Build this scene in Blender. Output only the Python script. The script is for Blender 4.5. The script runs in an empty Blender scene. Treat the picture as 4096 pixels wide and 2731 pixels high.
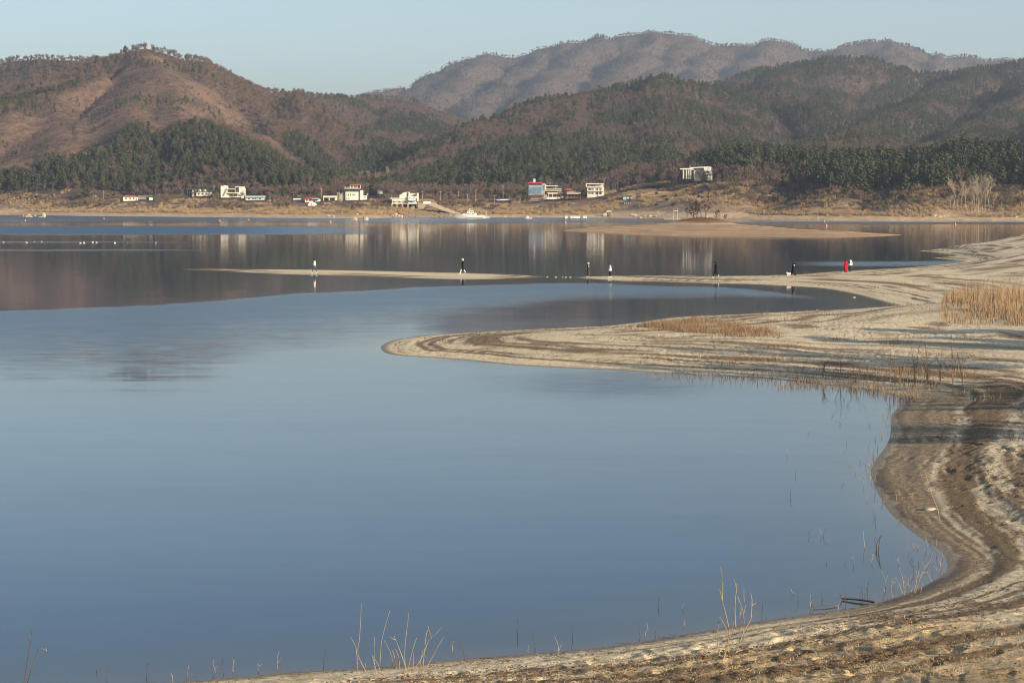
import bpy, bmesh, math, random
import numpy as np
from mathutils import Vector, Matrix

scene = bpy.context.scene
COL = scene.collection
# ---------------------------------------------------------------- camera, sky, sun, exposure
F = 7964.0      # focal length in pixels of the 4096-wide photograph (about a 70 mm lens)
H = 9.0         # camera height above the lake (m)
V0 = 800.0      # row of the horizon
cam_data = bpy.data.cameras.new("camera")
cam = bpy.data.objects.new("camera", cam_data)
COL.objects.link(cam)
cam.location = (0, 0, H)
cam.rotation_euler = (math.radians(90), 0, 0)
cam_data.sensor_width = 36.0
cam_data.lens = F / 4096.0 * 36.0
cam_data.shift_y = -(2731 / 2 - V0) / 4096.0
cam_data.clip_start = 0.5
cam_data.clip_end = 30000
scene.camera = cam

SUN_AZ = math.radians(50)     # to the right of straight behind the camera
SUN_EL = math.radians(17)
world = bpy.data.worlds.new("World")
scene.world = world
world.use_nodes = True
wn = world.node_tree
sky = wn.nodes.new('ShaderNodeTexSky')
sky.sky_type = 'NISHITA'
sky.sun_disc = False
sky.sun_elevation = SUN_EL
sky.sun_rotation = math.pi - SUN_AZ
sky.altitude = 100
sky.air_density = 0.9
sky.dust_density = 1.3
sky.ozone_density = 1.25
bg = wn.nodes['Background']
bg.inputs['Strength'].default_value = 0.098
wn.links.new(sky.outputs[0], bg.inputs['Color'])
sun_vec = Vector((math.sin(SUN_AZ) * math.cos(SUN_EL), -math.cos(SUN_AZ) * math.cos(SUN_EL), math.sin(SUN_EL)))
sd = bpy.data.lights.new("sun", 'SUN')
sd.energy = 5.0
sd.angle = math.radians(0.5)
sd.color = (1.0, 0.81, 0.57)
sun = bpy.data.objects.new("sun", sd)
COL.objects.link(sun)
sun.location = (60, -60, 80)
sun.rotation_euler = (-sun_vec).to_track_quat('-Z', 'Y').to_euler()
scene.view_settings.view_transform = 'Standard'
scene.view_settings.look = 'None'
scene.view_settings.gamma = 1.0
scene.view_settings.use_curve_mapping = False
scene.view_settings.exposure = 0.86
scene.render.engine = 'CYCLES'
scene.cycles.use_denoising = True
scene.cycles.filter_width = 1.05
scene.cycles.max_bounces = 6
scene.cycles.diffuse_bounces = 2
scene.cycles.glossy_bounces = 3
scene.cycles.volume_bounces = 0
scene.cycles.transparent_max_bounces = 8

random.seed(11)
RNG = np.random.default_rng(11)

# ---------------------------------------------------------------- small helpers
def W(u, v, D):
    return ((u - 2048) / F * D, D, H + (V0 - v) / F * D)

def G(u, v, z=0.0):
    D = (H - z) * F / (v - V0)
    return ((u - 2048) / F * D, D)

def tag(o, label=None, cat=None, group=None, kind=None):
    if label: o["label"] = label
    if cat: o["category"] = cat
    if group: o["group"] = group
    if kind: o["kind"] = kind
    return o

def empty(name, loc=(0, 0, 0), rz=0.0):
    o = bpy.data.objects.new(name, None)
    o.empty_display_size = 0.3
    COL.objects.link(o)
    o.location = loc
    o.rotation_euler = (0, 0, rz)
    return o

def link(name, me, mats=None, parent=None, loc=(0, 0, 0), rz=0.0, smooth=False):
    if mats is not None:
        for m in (mats if isinstance(mats, (list, tuple)) else [mats]):
            me.materials.append(m)
    if smooth:
        me.polygons.foreach_set('use_smooth', np.ones(len(me.polygons), bool))
    o = bpy.data.objects.new(name, me)
    COL.objects.link(o)
    o.location = loc
    o.rotation_euler = (0, 0, rz)
    if parent is not None:
        o.parent = parent
    return o

def copy_tree(o, parent=None):
    c = o.copy()
    COL.objects.link(c)
    c.parent = parent
    for ch in o.children:
        copy_tree(ch, c)
    return c

class MB:
    """collects verts and faces of one mesh"""
    def __init__(self):
        self.v = []; self.f = []; self.m = []
    def add(self, vs, fs, mi=0):
        b = len(self.v)
        self.v.extend([tuple(p) for p in vs])
        self.f.extend([tuple(b + i for i in q) for q in fs])
        self.m.extend([mi] * len(fs))
        return self
    def box(self, x0, x1, y0, y1, z0, z1, mi=0):
        return self.add([(x0, y0, z0), (x1, y0, z0), (x1, y1, z0), (x0, y1, z0), (x0, y0, z1), (x1, y0, z1), (x1, y1, z1), (x0, y1, z1)],
                        [(0, 3, 2, 1), (4, 5, 6, 7), (0, 1, 5, 4), (1, 2, 6, 5), (2, 3, 7, 6), (3, 0, 4, 7)], mi)
    def prism(self, poly, y0, y1, mi=0):
        """poly in x,z extruded along y"""
        n = len(poly)
        vs = [(x, y0, z) for x, z in poly] + [(x, y1, z) for x, z in poly]
        fs = [tuple(range(n)), tuple(range(2 * n - 1, n - 1, -1))]
        for i in range(n):
            j = (i + 1) % n
            fs.append((i, i + n, j + n, j))
        return self.add(vs, fs, mi)
    def slab(self, poly, z0, z1, mi=0):
        n = len(poly)
        vs = [(x, y, z0) for x, y in poly] + [(x, y, z1) for x, y in poly]
        fs = [tuple(range(n - 1, -1, -1)), tuple(range(n, 2 * n))]
        for i in range(n):
            j = (i + 1) % n
            fs.append((i, j, j + n, i + n))
        return self.add(vs, fs, mi)
    def tube(self, pts, rads, n=5, mi=0, cap=True):
        pts = [Vector(p) for p in pts]
        vs = []; fs = []
        up = Vector((0.13, 0.21, 1)).normalized()
        for i, p in enumerate(pts):
            d = (pts[min(i + 1, len(pts) - 1)] - pts[max(i - 1, 0)])
            if d.length < 1e-9: d = Vector((0, 0, 1))
            d.normalize()
            a = d.cross(up)
            if a.length < 1e-3: a = d.cross(Vector((1, 0, 0)))
            a.normalize(); b = d.cross(a)
            for k in range(n):
                t = 2 * math.pi * k / n
                vs.append(p + (a * math.cos(t) + b * math.sin(t)) * rads[i])
        for i in range(len(pts) - 1):
            for k in range(n):
                k2 = (k + 1) % n
                fs.append((i * n + k, i * n + k2, (i + 1) * n + k2, (i + 1) * n + k))
        if cap:
            fs.append(tuple(range(n)))
            fs.append(tuple(range(len(pts) * n - 1, (len(pts) - 1) * n - 1, -1)))
        return self.add(vs, fs, mi)
    def ball(self, c, r, seg=8, ring=6, mi=0):
        rx, ry, rz = r if isinstance(r, (tuple, list)) else (r, r, r)
        vs = [(c[0], c[1], c[2] - rz)]
        for i in range(1, ring):
            t = -math.pi / 2 + math.pi * i / ring
            for k in range(seg):
                a = 2 * math.pi * k / seg
                vs.append((c[0] + rx * math.cos(t) * math.cos(a), c[1] + ry * math.cos(t) * math.sin(a), c[2] + rz * math.sin(t)))
        vs.append((c[0], c[1], c[2] + rz))
        fs = []
        for k in range(seg):
            fs.append((0, 1 + (k + 1) % seg, 1 + k))
            fs.append((len(vs) - 1, len(vs) - 1 - seg + k, len(vs) - 1 - seg + (k + 1) % seg))
        for i in range(ring - 2):
            for k in range(seg):
                k2 = (k + 1) % seg
                fs.append((1 + i * seg + k, 1 + i * seg + k2, 1 + (i + 1) * seg + k2, 1 + (i + 1) * seg + k))
        return self.add(vs, fs, mi)
    def mesh(self, name):
        me = bpy.data.meshes.new(name)
        me.from_pydata(self.v, [], self.f)
        if any(self.m):
            me.polygons.foreach_set('material_index', np.array(self.m, np.int32))
        me.update()
        return me
    def build(self, name, mats, parent=None, loc=(0, 0, 0), rz=0.0, smooth=False):
        return link(name, self.mesh(name), mats, parent, loc, rz, smooth)

def np_mesh(name, verts, faces, attrs=None):
    """verts (n,3), faces (m,k) numpy -> mesh"""
    me = bpy.data.meshes.new(name)
    n, m, k = len(verts), len(faces), faces.shape[1]
    me.vertices.add(n)
    me.vertices.foreach_set('co', np.ascontiguousarray(verts, np.float32).ravel())
    me.loops.add(m * k)
    me.loops.foreach_set('vertex_index', np.ascontiguousarray(faces, np.int32).ravel())
    me.polygons.add(m)
    me.polygons.foreach_set('loop_start', np.arange(0, m * k, k, dtype=np.int32))
    try:
        me.polygons.foreach_set('loop_total', np.full(m, k, np.int32))
    except Exception:
        pass
    me.update(calc_edges=True)
    for an, av in (attrs or {}).items():
        a = me.attributes.new(an, 'FLOAT', 'POINT')
        a.data.foreach_set('value', np.ascontiguousarray(av, np.float32).ravel())
    return me

_perm = np.random.default_rng(5).permutation(256)
_perm = np.concatenate([_perm, _perm, _perm])
_gang = np.random.default_rng(6).uniform(0, 2 * np.pi, 256)
_gx, _gy = np.cos(_gang), np.sin(_gang)

def perlin(x, y, seed=0):
    x = np.asarray(x, float) + seed * 17.31; y = np.asarray(y, float) + seed * 9.77
    xi = np.floor(x).astype(np.int64); yi = np.floor(y).astype(np.int64)
    xf = x - xi; yf = y - yi
    u = xf * xf * xf * (xf * (xf * 6 - 15) + 10); v = yf * yf * yf * (yf * (yf * 6 - 15) + 10)
    def g(a, b, dx, dy):
        h = _perm[_perm[a & 255] + (b & 255)]
        return _gx[h] * dx + _gy[h] * dy
    n00 = g(xi, yi, xf, yf); n10 = g(xi + 1, yi, xf - 1, yf)
    n01 = g(xi, yi + 1, xf, yf - 1); n11 = g(xi + 1, yi + 1, xf - 1, yf - 1)
    return ((n00 * (1 - u) + n10 * u) * (1 - v) + (n01 * (1 - u) + n11 * u) * v) * 1.41

def fbm(x, y, o=4, seed=0, lac=2.0, gain=0.5):
    s = 0; a = 1; t = 0
    for i in range(o):
        s = s + a * perlin(x * lac ** i, y * lac ** i, seed + i * 3); t += a; a *= gain
    return s / t

def sstep(a, b, x):
    t = np.clip((np.asarray(x, float) - a) / (b - a), 0, 1)
    return t * t * (3 - 2 * t)

def inpoly(px, py, poly):
    px = np.asarray(px, float); py = np.asarray(py, float)
    ins = np.zeros(px.shape, bool)
    n = len(poly)
    for i in range(n):
        x1, y1 = poly[i]; x2, y2 = poly[(i + 1) % n]
        if y1 == y2: continue
        c = ((y1 > py) != (y2 > py)) & (px < (x2 - x1) * (py - y1) / (y2 - y1) + x1)
        ins ^= c
    return ins

def seg_dist(px, py, pts, closed=True):
    best = np.full(px.shape, 1e9)
    n = len(pts)
    for i in range(n if closed else n - 1):
        x1, y1 = pts[i]; x2, y2 = pts[(i + 1) % n]
        dx, dy = x2 - x1, y2 - y1
        L = dx * dx + dy * dy + 1e-9
        t = np.clip(((px - x1) * dx + (py - y1) * dy) / L, 0, 1)
        d = (px - x1 - t * dx) ** 2 + (py - y1 - t * dy) ** 2
        np.minimum(best, d, out=best)
    return np.sqrt(best)

def smooth_poly(pts, k=3, closed=False):
    """Catmull-Rom subdivision"""
    out = []
    n = len(pts)
    rng = range(n) if closed else range(n - 1)
    for i in rng:
        p0 = pts[(i - 1) % n] if closed or i > 0 else pts[i]
        p1 = pts[i]; p2 = pts[(i + 1) % n]
        p3 = pts[(i + 2) % n] if closed or i + 2 < n else p2
        for j in range(k):
            t = j / k
            q = []
            for c in range(len(p1)):
                a = 2 * p1[c]; b = p2[c] - p0[c]
                cc = 2 * p0[c] - 5 * p1[c] + 4 * p2[c] - p3[c]
                dd = -p0[c] + 3 * p1[c] - 3 * p2[c] + p3[c]
                q.append(0.5 * (a + b * t + cc * t * t + dd * t ** 3))
            out.append(tuple(q))
    if not closed: out.append(tuple(pts[-1]))
    return out

# ---------------------------------------------------------------- materials
def new_mat(name):
    m = bpy.data.materials.new(name)
    m.use_nodes = True
    nt = m.node_tree
    return m, nt, nt.nodes['Principled BSDF']

def ramp(nt, fac, stops):
    r = nt.nodes.new('ShaderNodeValToRGB')
    els = r.color_ramp.elements
    while len(els) < len(stops): els.new(0.5)
    for e, (p, c) in zip(els, stops):
        e.position = p
        e.color = (c[0], c[1], c[2], 1) if isinstance(c, (tuple, list)) else (c, c, c, 1)
    nt.links.new(fac, r.inputs[0])
    return r.outputs[0]

def noise(nt, scale, detail=4, rough=0.55, vec=None, mscale=None):
    n = nt.nodes.new('ShaderNodeTexNoise')
    n.inputs['Scale'].default_value = scale
    n.inputs['Detail'].default_value = detail
    n.inputs['Roughness'].default_value = rough
    if vec is None:
        tc = nt.nodes.new('ShaderNodeNewGeometry')
        vec = tc.outputs['Position']
    if mscale:
        mp = nt.nodes.new('ShaderNodeMapping')
        mp.inputs['Scale'].default_value = mscale
        nt.links.new(vec, mp.inputs['Vector'])
        vec = mp.outputs[0]
    nt.links.new(vec, n.inputs['Vector'])
    return n

def mixc(nt, fac, a, b, mode='MIX'):
    m = nt.nodes.new('ShaderNodeMix')
    m.data_type = 'RGBA'; m.blend_type = mode
    for s, i in ((fac, 0), (a, 6), (b, 7)):
        if isinstance(s, (int, float)): m.inputs[i].default_value = s
        elif isinstance(s, (tuple, list)): m.inputs[i].default_value = (s[0], s[1], s[2], 1)
        else: nt.links.new(s, m.inputs[i])
    return m.outputs[2]

def math_n(nt, op, a, b=None, c=None, clamp=False):
    m = nt.nodes.new('ShaderNodeMath'); m.operation = op; m.use_clamp = clamp
    for i, s in enumerate((a, b, c)):
        if s is None: continue
        if isinstance(s, (int, float)): m.inputs[i].default_value = s
        else: nt.links.new(s, m.inputs[i])
    return m.outputs[0]

def attr(nt, name):
    a = nt.nodes.new('ShaderNodeAttribute'); a.attribute_name = name
    return a.outputs['Fac']

def bump(nt, bsdf, height, dist=0.02, strength=1.0):
    b = nt.nodes.new('ShaderNodeBump')
    b.inputs['Distance'].default_value = dist
    b.inputs['Strength'].default_value = strength
    nt.links.new(height, b.inputs['Height'])
    nt.links.new(b.outputs[0], bsdf.inputs['Normal'])

def plain(name, col, rough=0.8, var=0.18, scale=3.0, metal=0.0, spec=0.3):
    """a painted or weathered surface: base colour with procedural mottling"""
    m, nt, p = new_mat(name)
    n = noise(nt, scale, 5, 0.6)
    lo = tuple(c * (1 - var) for c in col); hi = tuple(min(1, c * (1 + var)) for c in col)
    nt.links.new(ramp(nt, n.outputs[0], [(0.3, lo), (0.7, hi)]), p.inputs['Base Color'])
    p.inputs['Roughness'].default_value = rough
    p.inputs['Metallic'].default_value = metal
    p.inputs['Specular IOR Level'].default_value = spec
    return m

def leafy(name, c0, c1, rough=0.85, trans=0.0, per_obj=True, scale=0.35):
    """foliage / twigs: colour varies per instance and through the crown"""
    m, nt, p = new_mat(name)
    oi = nt.nodes.new('ShaderNodeObjectInfo')
    n = noise(nt, scale, 2, 0.5)
    f = math_n(nt, 'MULTIPLY_ADD', oi.outputs['Random'], 0.55, math_n(nt, 'MULTIPLY_ADD', n.outputs[0], 0.9, -0.22), clamp=True)
    nt.links.new(mixc(nt, f, c0, c1), p.inputs['Base Color'])
    p.inputs['Roughness'].default_value = rough
    p.inputs['Specular IOR Level'].default_value = 0.15
    return m
# ================================================================ TERRAIN
# ---- near shore: traced waterline turned into metres on the lake plane
_main_px = [(-900, 2830), (-400, 2800), (0, 2772), (300, 2748), (650, 2729), (900, 2710), (1200, 2684), (1500, 2667), (1750, 2642), (2000, 2622), (2380, 2590),
            (2700, 2543), (3000, 2490), (3300, 2447), (3500, 2410), (3640, 2367), (3745, 2315), (3792, 2270), (3762, 2203), (3690, 2155),
            (3630, 2112), (3567, 2057), (3528, 2002), (3497, 1940), (3485, 1893), (3493, 1853), (3528, 1806), (3556, 1759), (3563, 1712),
            (3567, 1657), (3600, 1622), (3600, 1592), (3471, 1560), (3234, 1533), (3056, 1513), (2800, 1500), (2484, 1482), (2229, 1469), (2038, 1459),
            (1846, 1439), (1687, 1428), (1563, 1418), (1523, 1396), (1535, 1376), (1591, 1357), (1719, 1341), (1846, 1332), (2038, 1321),
            (2229, 1312), (2420, 1303), (2567, 1287), (2700, 1269), (2937, 1258), (3234, 1246), (3440, 1236), (3580, 1224), (3531, 1207), (3412, 1175),
            (3293, 1154), (3175, 1145), (2993, 1136), (2738, 1130), (2546, 1123), (2419, 1119), (2317, 1112), (2312, 1108.5), (2420, 1106),
            (2560, 1105.5), (2801, 1106), (2993, 1104), (3184, 1098), (3312, 1088), (3439, 1080), (3600, 1072), (3709, 1064), (3857, 1046), (3790, 1037),
            (3733, 1032), (3828, 1022), (3760, 1010), (3673, 1003), (3828, 993), (3946, 975), (4096, 955)]
MAIN = [G(u, v) for u, v in _main_px]
MAIN = smooth_poly(MAIN, 3) + [(160, 470), (240, 420), (260, 200), (220, -60), (150, -140), (-160, -140), (-90, 0), (-40, 30)]
_bar_px = [(720, 1076.5), (860, 1076.5), (1083, 1078), (1338, 1081), (1600, 1086), (1848, 1092), (2007, 1096.5), (2150, 1104), (2172, 1107), (2103, 1113), (1880, 1117.5),
           (1657, 1113), (1338, 1102), (1178, 1098.5), (1019, 1092.5), (859, 1083)]
BAR = smooth_poly([G(u, v) for u, v in _bar_px], 3, True)

_Ys = [0, 35, 60, 100, 150, 200, 240, 300, 480]
_Ps = [1.6, 1.6, 1.3, 1.05, 0.75, 0.45, 0.28, 0.5, 0.9]
_Ls = [13, 13, 14, 20, 20, 12, 9, 16, 25]

def near_sd(X, Y):
    d = seg_dist(X, Y, MAIN)
    d = np.where(inpoly(X, Y, MAIN), d, -d)
    b = np.full(X.shape, -50.0)
    k = (X > -60) & (X < 25) & (Y > 190) & (Y < 300)
    if k.any():
        db = seg_dist(X[k], Y[k], BAR)
        b[k] = np.where(inpoly(X[k], Y[k], BAR), db, -db)
    return d, b

def near_base(X, Y, d, b):
    P = np.interp(Y, _Ys, _Ps); L = np.interp(Y, _Ys, _Ls)
    wig = 1 + 0.35 * fbm(X / 9, Y / 9, 3, 40)
    z = np.where(d > 0, P * (1 - np.exp(-np.maximum(d, 0) / L * wig)), 0.10 * d)
    # little wave-cut steps that follow the old waterlines
    dd = d + 0.5 * fbm(X / 5, Y / 5, 3, 12)
    for c, hgt, w in ((1.3, 0.05, 0.25), (3.1, 0.10, 0.3), (5.2, 0.07, 0.3), (8.0, 0.06, 0.4)):
        z = z + hgt * sstep(c - w, c + w, dd) * (0.5 + 0.5 * sstep(-0.2, 0.3, perlin(X / 14, Y / 14, int(c * 3))))
    z = z + np.where(d > 3, 0.16 * fbm(X / 7, Y / 7, 3, 21) * sstep(3, 12, d), 0)
    zb = np.where(b > 0, 0.16 * (1 - np.exp(-np.maximum(b, 0) / 2.5)), 0.10 * b)
    z = np.where(b > d, zb, z)
    # mound under the reed bed, bank rising behind the photographer
    z = z + 0.7 * np.exp(-((X - 36) / 9) ** 2 - ((Y - 150) / 10) ** 2)
    z = z + np.maximum(32 - Y, 0) * 0.19 * sstep(-2, 6, d)
    z = z + np.maximum(X - 30 - 0.10 * np.maximum(Y, 0), 0) * 0.05 * sstep(0, 8, d)
    return np.clip(z, -2.5, 12)

def near_h(x, y):
    X = np.atleast_1d(np.asarray(x, float)); Y = np.atleast_1d(np.asarray(y, float))
    d, b = near_sd(X, Y)
    return near_base(X, Y, d, b)

def hn(x, y):
    return float(near_h([x], [y])[0])

def build_near():
    vv = np.concatenate([np.arange(2900, 1850, -3.2), np.arange(1850, 1300, -2.4), np.arange(1300, 945, -1.2)])
    Yr = H * F / (vv - V0)
    Yr = np.concatenate([np.linspace(-130, Yr[0] - 0.6, 36), Yr])
    s_in = np.linspace(-0.275, 0.285, 900)
    s = np.concatenate([np.linspace(-1.6, -0.30, 14), s_in, np.linspace(0.31, 3.2, 40)])
    Yw = np.maximum(Yr, 30)
    X = (s[None, :] * Yw[:, None]); Y = np.repeat(Yr[:, None], len(s), 1)
    X = np.clip(X, -170, 270)
    sh = X.shape
    x = X.ravel(); y = Y.ravel()
    d, b = near_sd(x, y)
    z = near_base(x, y, d, b)
    dm = np.maximum(d, b)
    land = sstep(0.4, 2.5, dm)
    # trampled, footprinted sand
    fp = perlin(x / 0.55, y / 0.55, 60); fp2 = perlin(x / 0.24, y / 0.3, 61)
    tram = sstep(-0.25, 0.35, fbm(x / 10, y / 10, 3, 62)) * 0.7 + 0.3
    near = np.interp(y, [30, 55, 75, 110, 200], [1.5, 1.4, 1.0, 0.9, 0.5])
    zz = z + land * near * tram * (0.045 * fp - 0.085 * sstep(0.2, 0.5, fp) + 0.028 * fp2) * (np.abs(x / np.maximum(y, 20)) < 0.32)
    zz += 0.004 * perlin(x / 0.2, y / 0.2, 63) * sstep(0, 0.3, dm)
    # litter bands (drift lines left by the falling lake) and dry grass cover
    dw = dm + 0.6 * fbm(x / 6, y / 6, 3, 70) + 0.25 * perlin(x / 1.3, y / 1.3, 71)
    along = lambda sc, sd: sstep(-0.35, 0.25, fbm(x / sc, y / sc, 2, sd))
    lit = np.zeros_like(x)
    dw = dm + 0.45 * fbm(x / 5, y / 5, 3, 70) + 0.14 * perlin(x / 0.9, y / 0.9, 71)
    for i, (c, w, a) in enumerate(((0.9, .14, .6), (1.6, .16, .6), (2.4, .2, .8), (3.3, .3, .9), (4.4, .35, .85), (5.7, .55, .95), (7.1, .4, .8), (8.6, .6, .8), (10.4, .5, .7), (12.4, .9, .75), (15, .8, .6), (18, 1.6, .6), (22, 1.2, .5))):
        lit = np.maximum(lit, a * np.exp(-((dw - c) / w) ** 2) * along(7 + 2 * i, 80 + i))
    rightb = sstep(4, 8, x) * ((y > 41) & (y < 100)) * (1 - sstep(88, 100, y))
    bc = np.interp(y, [42, 50, 60, 75, 90], [0.9, 1.3, 2.1, 3.0, 4.0])
    lit = np.maximum(lit, rightb * 0.60 * sstep(0.12, 0.35, dw) * (1 - sstep(0.7, 0.95, dw / bc)))
    lit = np.maximum(lit, rightb * 1.05 * np.exp(-((dw / bc - 1.15) / 0.28) ** 2))
    lit = np.maximum(lit, rightb * 0.75 * np.exp(-((dw / bc - 2.0) / 0.10) ** 2))
    lit = np.maximum(lit, rightb * 0.85 * np.exp(-((dw / bc - 2.6) / 0.16) ** 2)); lit = np.maximum(lit, rightb * 0.8 * np.exp(-((dw / bc - 3.4) / 0.14) ** 2))
    lit = np.maximum(lit, 0.5 * sstep(-0.1, 0.3, fbm(x / 4, y / 2.5, 4, 110)) * ((y > 92) & (y < 150)) * sstep(1, 4, dm) * (1 - sstep(24, 30, x)))
    lit = np.maximum(lit, rightb * 0.62 * sstep(-0.15, 0.3, fbm(x / 0.9, y / 2.2, 4, 111)) * sstep(0.3, 1, dm))
    spit = (y > 96) & (y < 150) & (x < 26)
    lit = np.maximum(lit, spit * 0.8 * np.exp(-((dw - 2.6) / 0.35) ** 2)); lit = np.maximum(lit, spit * 0.8 * np.exp(-((dw - 6.2) / 1.5) ** 2) * along(6, 99))
    wl = dm + 0.40 * fbm(x / 6, y / 6, 2, 75) + 0.02 * perlin(x / 0.5, y / 0.5, 76)
    rib = np.sin(2 * np.pi * wl / np.interp(y, [35, 60, 110], [0.27, 0.31, 0.9])) * sstep(0.3, 0.8, dm) * (1 - sstep(6, 14, dm)) * (y < 160) * sstep(-0.1, 0.5, fbm(x / 2.2, y / 4, 3, 77))
    lit = lit + 0.14 * rib * (0.5 + rightb)
    zz = zz + 0.004 * rib * np.interp(y, [35, 60, 110], [1, 1.1, 1.8])
    patch = sstep(0.12, 0.42, fbm(x / 5, y / 9, 4, 90)) * sstep(3, 8, dm)
    lit = np.maximum(lit, 0.65 * patch)
    lit = np.where(b > d, np.maximum(0.85 * np.exp(-((b - 0.8) / 0.7) ** 2), 0.75 * np.exp(-((b - 3.0) / 0.8) ** 2)) * (0.35 + 0.65 * along(14, 97)) + 0.12, lit)
    farb = sstep(170, 200, y) * (b < d)
    for c, w, a, sd in ((1.6, .8, .8, 101), (4.5, 1.0, .85, 102), (8, 1.3, .8, 103), (13, 1.6, .75, 104), (20, 2.0, .7, 105), (28, 2.5, .6, 106)):
        lit = np.maximum(lit, farb * a * np.exp(-((dm + 0.8 * fbm(x / 12, y / 12, 2, 107) - c) / w) ** 2) * along(22, sd))
    dry = sstep(-0.1, 0.35, fbm(x / 6, y / 6, 3, 95) + np.interp(y, [30, 38, 44, 60, 140], [0.5, 0.35, -0.25, -0.5, -0.35])) * sstep(2.0, 4.5, dm)
    idx = np.arange(len(x)).reshape(sh)
    q = np.stack([idx[:-1, :-1], idx[:-1, 1:], idx[1:, 1:], idx[1:, :-1]], -1).reshape(-1, 4)
    keep = (dm[q].max(1) > -4.0)
    q = q[keep]
    used = np.zeros(len(x), bool); used[q.ravel()] = True
    mp = np.cumsum(used) - 1
    me = np_mesh("shore_ground", np.stack([x, y, zz], 1)[used], mp[q], {'lit': lit[used], 'dry': dry[used], 'shore': dm[used]})
    return me

def sand_material():
    m, nt, p = new_mat("lake_sand")
    n1 = noise(nt, 0.55, 6, 0.62)
    n2 = noise(nt, 7.0, 5, 0.65)
    n3 = noise(nt, 30.0, 3, 0.6)
    base = ramp(nt, n1.outputs[0], [(0.28, (0.46, 0.385, 0.26)), (0.5, (0.57, 0.485, 0.335)), (0.75, (0.64, 0.56, 0.40))])
    base = mixc(nt, 0.68, base, ramp(nt, n2.outputs[0], [(0.36, (0.31, 0.245, 0.15)), (0.58, (0.75, 0.64, 0.44))]))
    dry = ramp(nt, n2.outputs[0], [(0.3, (0.30, 0.205, 0.10)), (0.7, (0.50, 0.38, 0.20))])
    f_dry = math_n(nt, 'MULTIPLY', attr(nt, 'dry'), ramp(nt, n2.outputs[0], [(0.35, 0.35), (0.6, 0.9)]), clamp=True)
    base = mixc(nt, f_dry, base, dry)
    litc = ramp(nt, n3.outputs[0], [(0.3, (0.06, 0.042, 0.024)), (0.55, (0.155, 0.105, 0.058)), (0.75, (0.29, 0.20, 0.11))])
    la = math_n(nt, 'ADD', attr(nt, 'lit'), math_n(nt, 'MULTIPLY_ADD', n2.outputs[0], 1.3, -0.72))
    f_l = ramp(nt, la, [(0.22, 0.0), (0.62, 0.92)])
    base = mixc(nt, f_l, base, litc)
    wet = ramp(nt, math_n(nt, 'ADD', attr(nt, 'shore'), math_n(nt, 'MULTIPLY_ADD', n2.outputs[0], 0.6, -0.3)), [(0.22, 1.0), (0.62, 0.0)])
    base = mixc(nt, math_n(nt, 'MULTIPLY', wet, 0.85), base, mixc(nt, 1.0, base, (0.25, 0.225, 0.20), 'MULTIPLY'))
    nt.links.new(base, p.inputs['Base Color'])
    nt.links.new(ramp(nt, wet, [(0.0, 0.95), (1.0, 0.45)]), p.inputs['Roughness'])
    p.inputs['Specular IOR Level'].default_value = 0.25
    hh = math_n(nt, 'ADD', math_n(nt, 'MULTIPLY', n2.outputs[0], 0.7), math_n(nt, 'MULTIPLY', n3.outputs[0], 0.35))
    bump(nt, p, hh, 0.10, 0.9)
    return m

SAND = sand_material()
ground = link("shore_ground", build_near(), SAND, smooth=True)
tag(ground, kind="structure")

# ---- far shore and mountains: a heightfield grown from traced ridge lines
_fs_px = [(-900, 856), (-400, 856), (0, 857), (323, 864), (800, 868), (1040, 871), (1400, 873), (1700, 870.5), (2000, 870), (2300, 871), (2700, 872), (2965, 875), (3296, 880), (3571, 882),
          (4096, 883), (4700, 884), (5600, 885)]
FS = np.array([G(u, v) for u, v in _fs_px]); FS = FS[np.argsort(FS[:, 0])]
_bd = [-300, -30, 0, 28, 48, 100, 150, 300, 600, 1500, 9000]
_bz = [-9, -1.6, 0, 1.5, 3.2, 8.2, 9.6, 13, 20, 26, 20]

def R(s, r0, *pts):
    return (s, r0, [W(*p) for p in pts])

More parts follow.
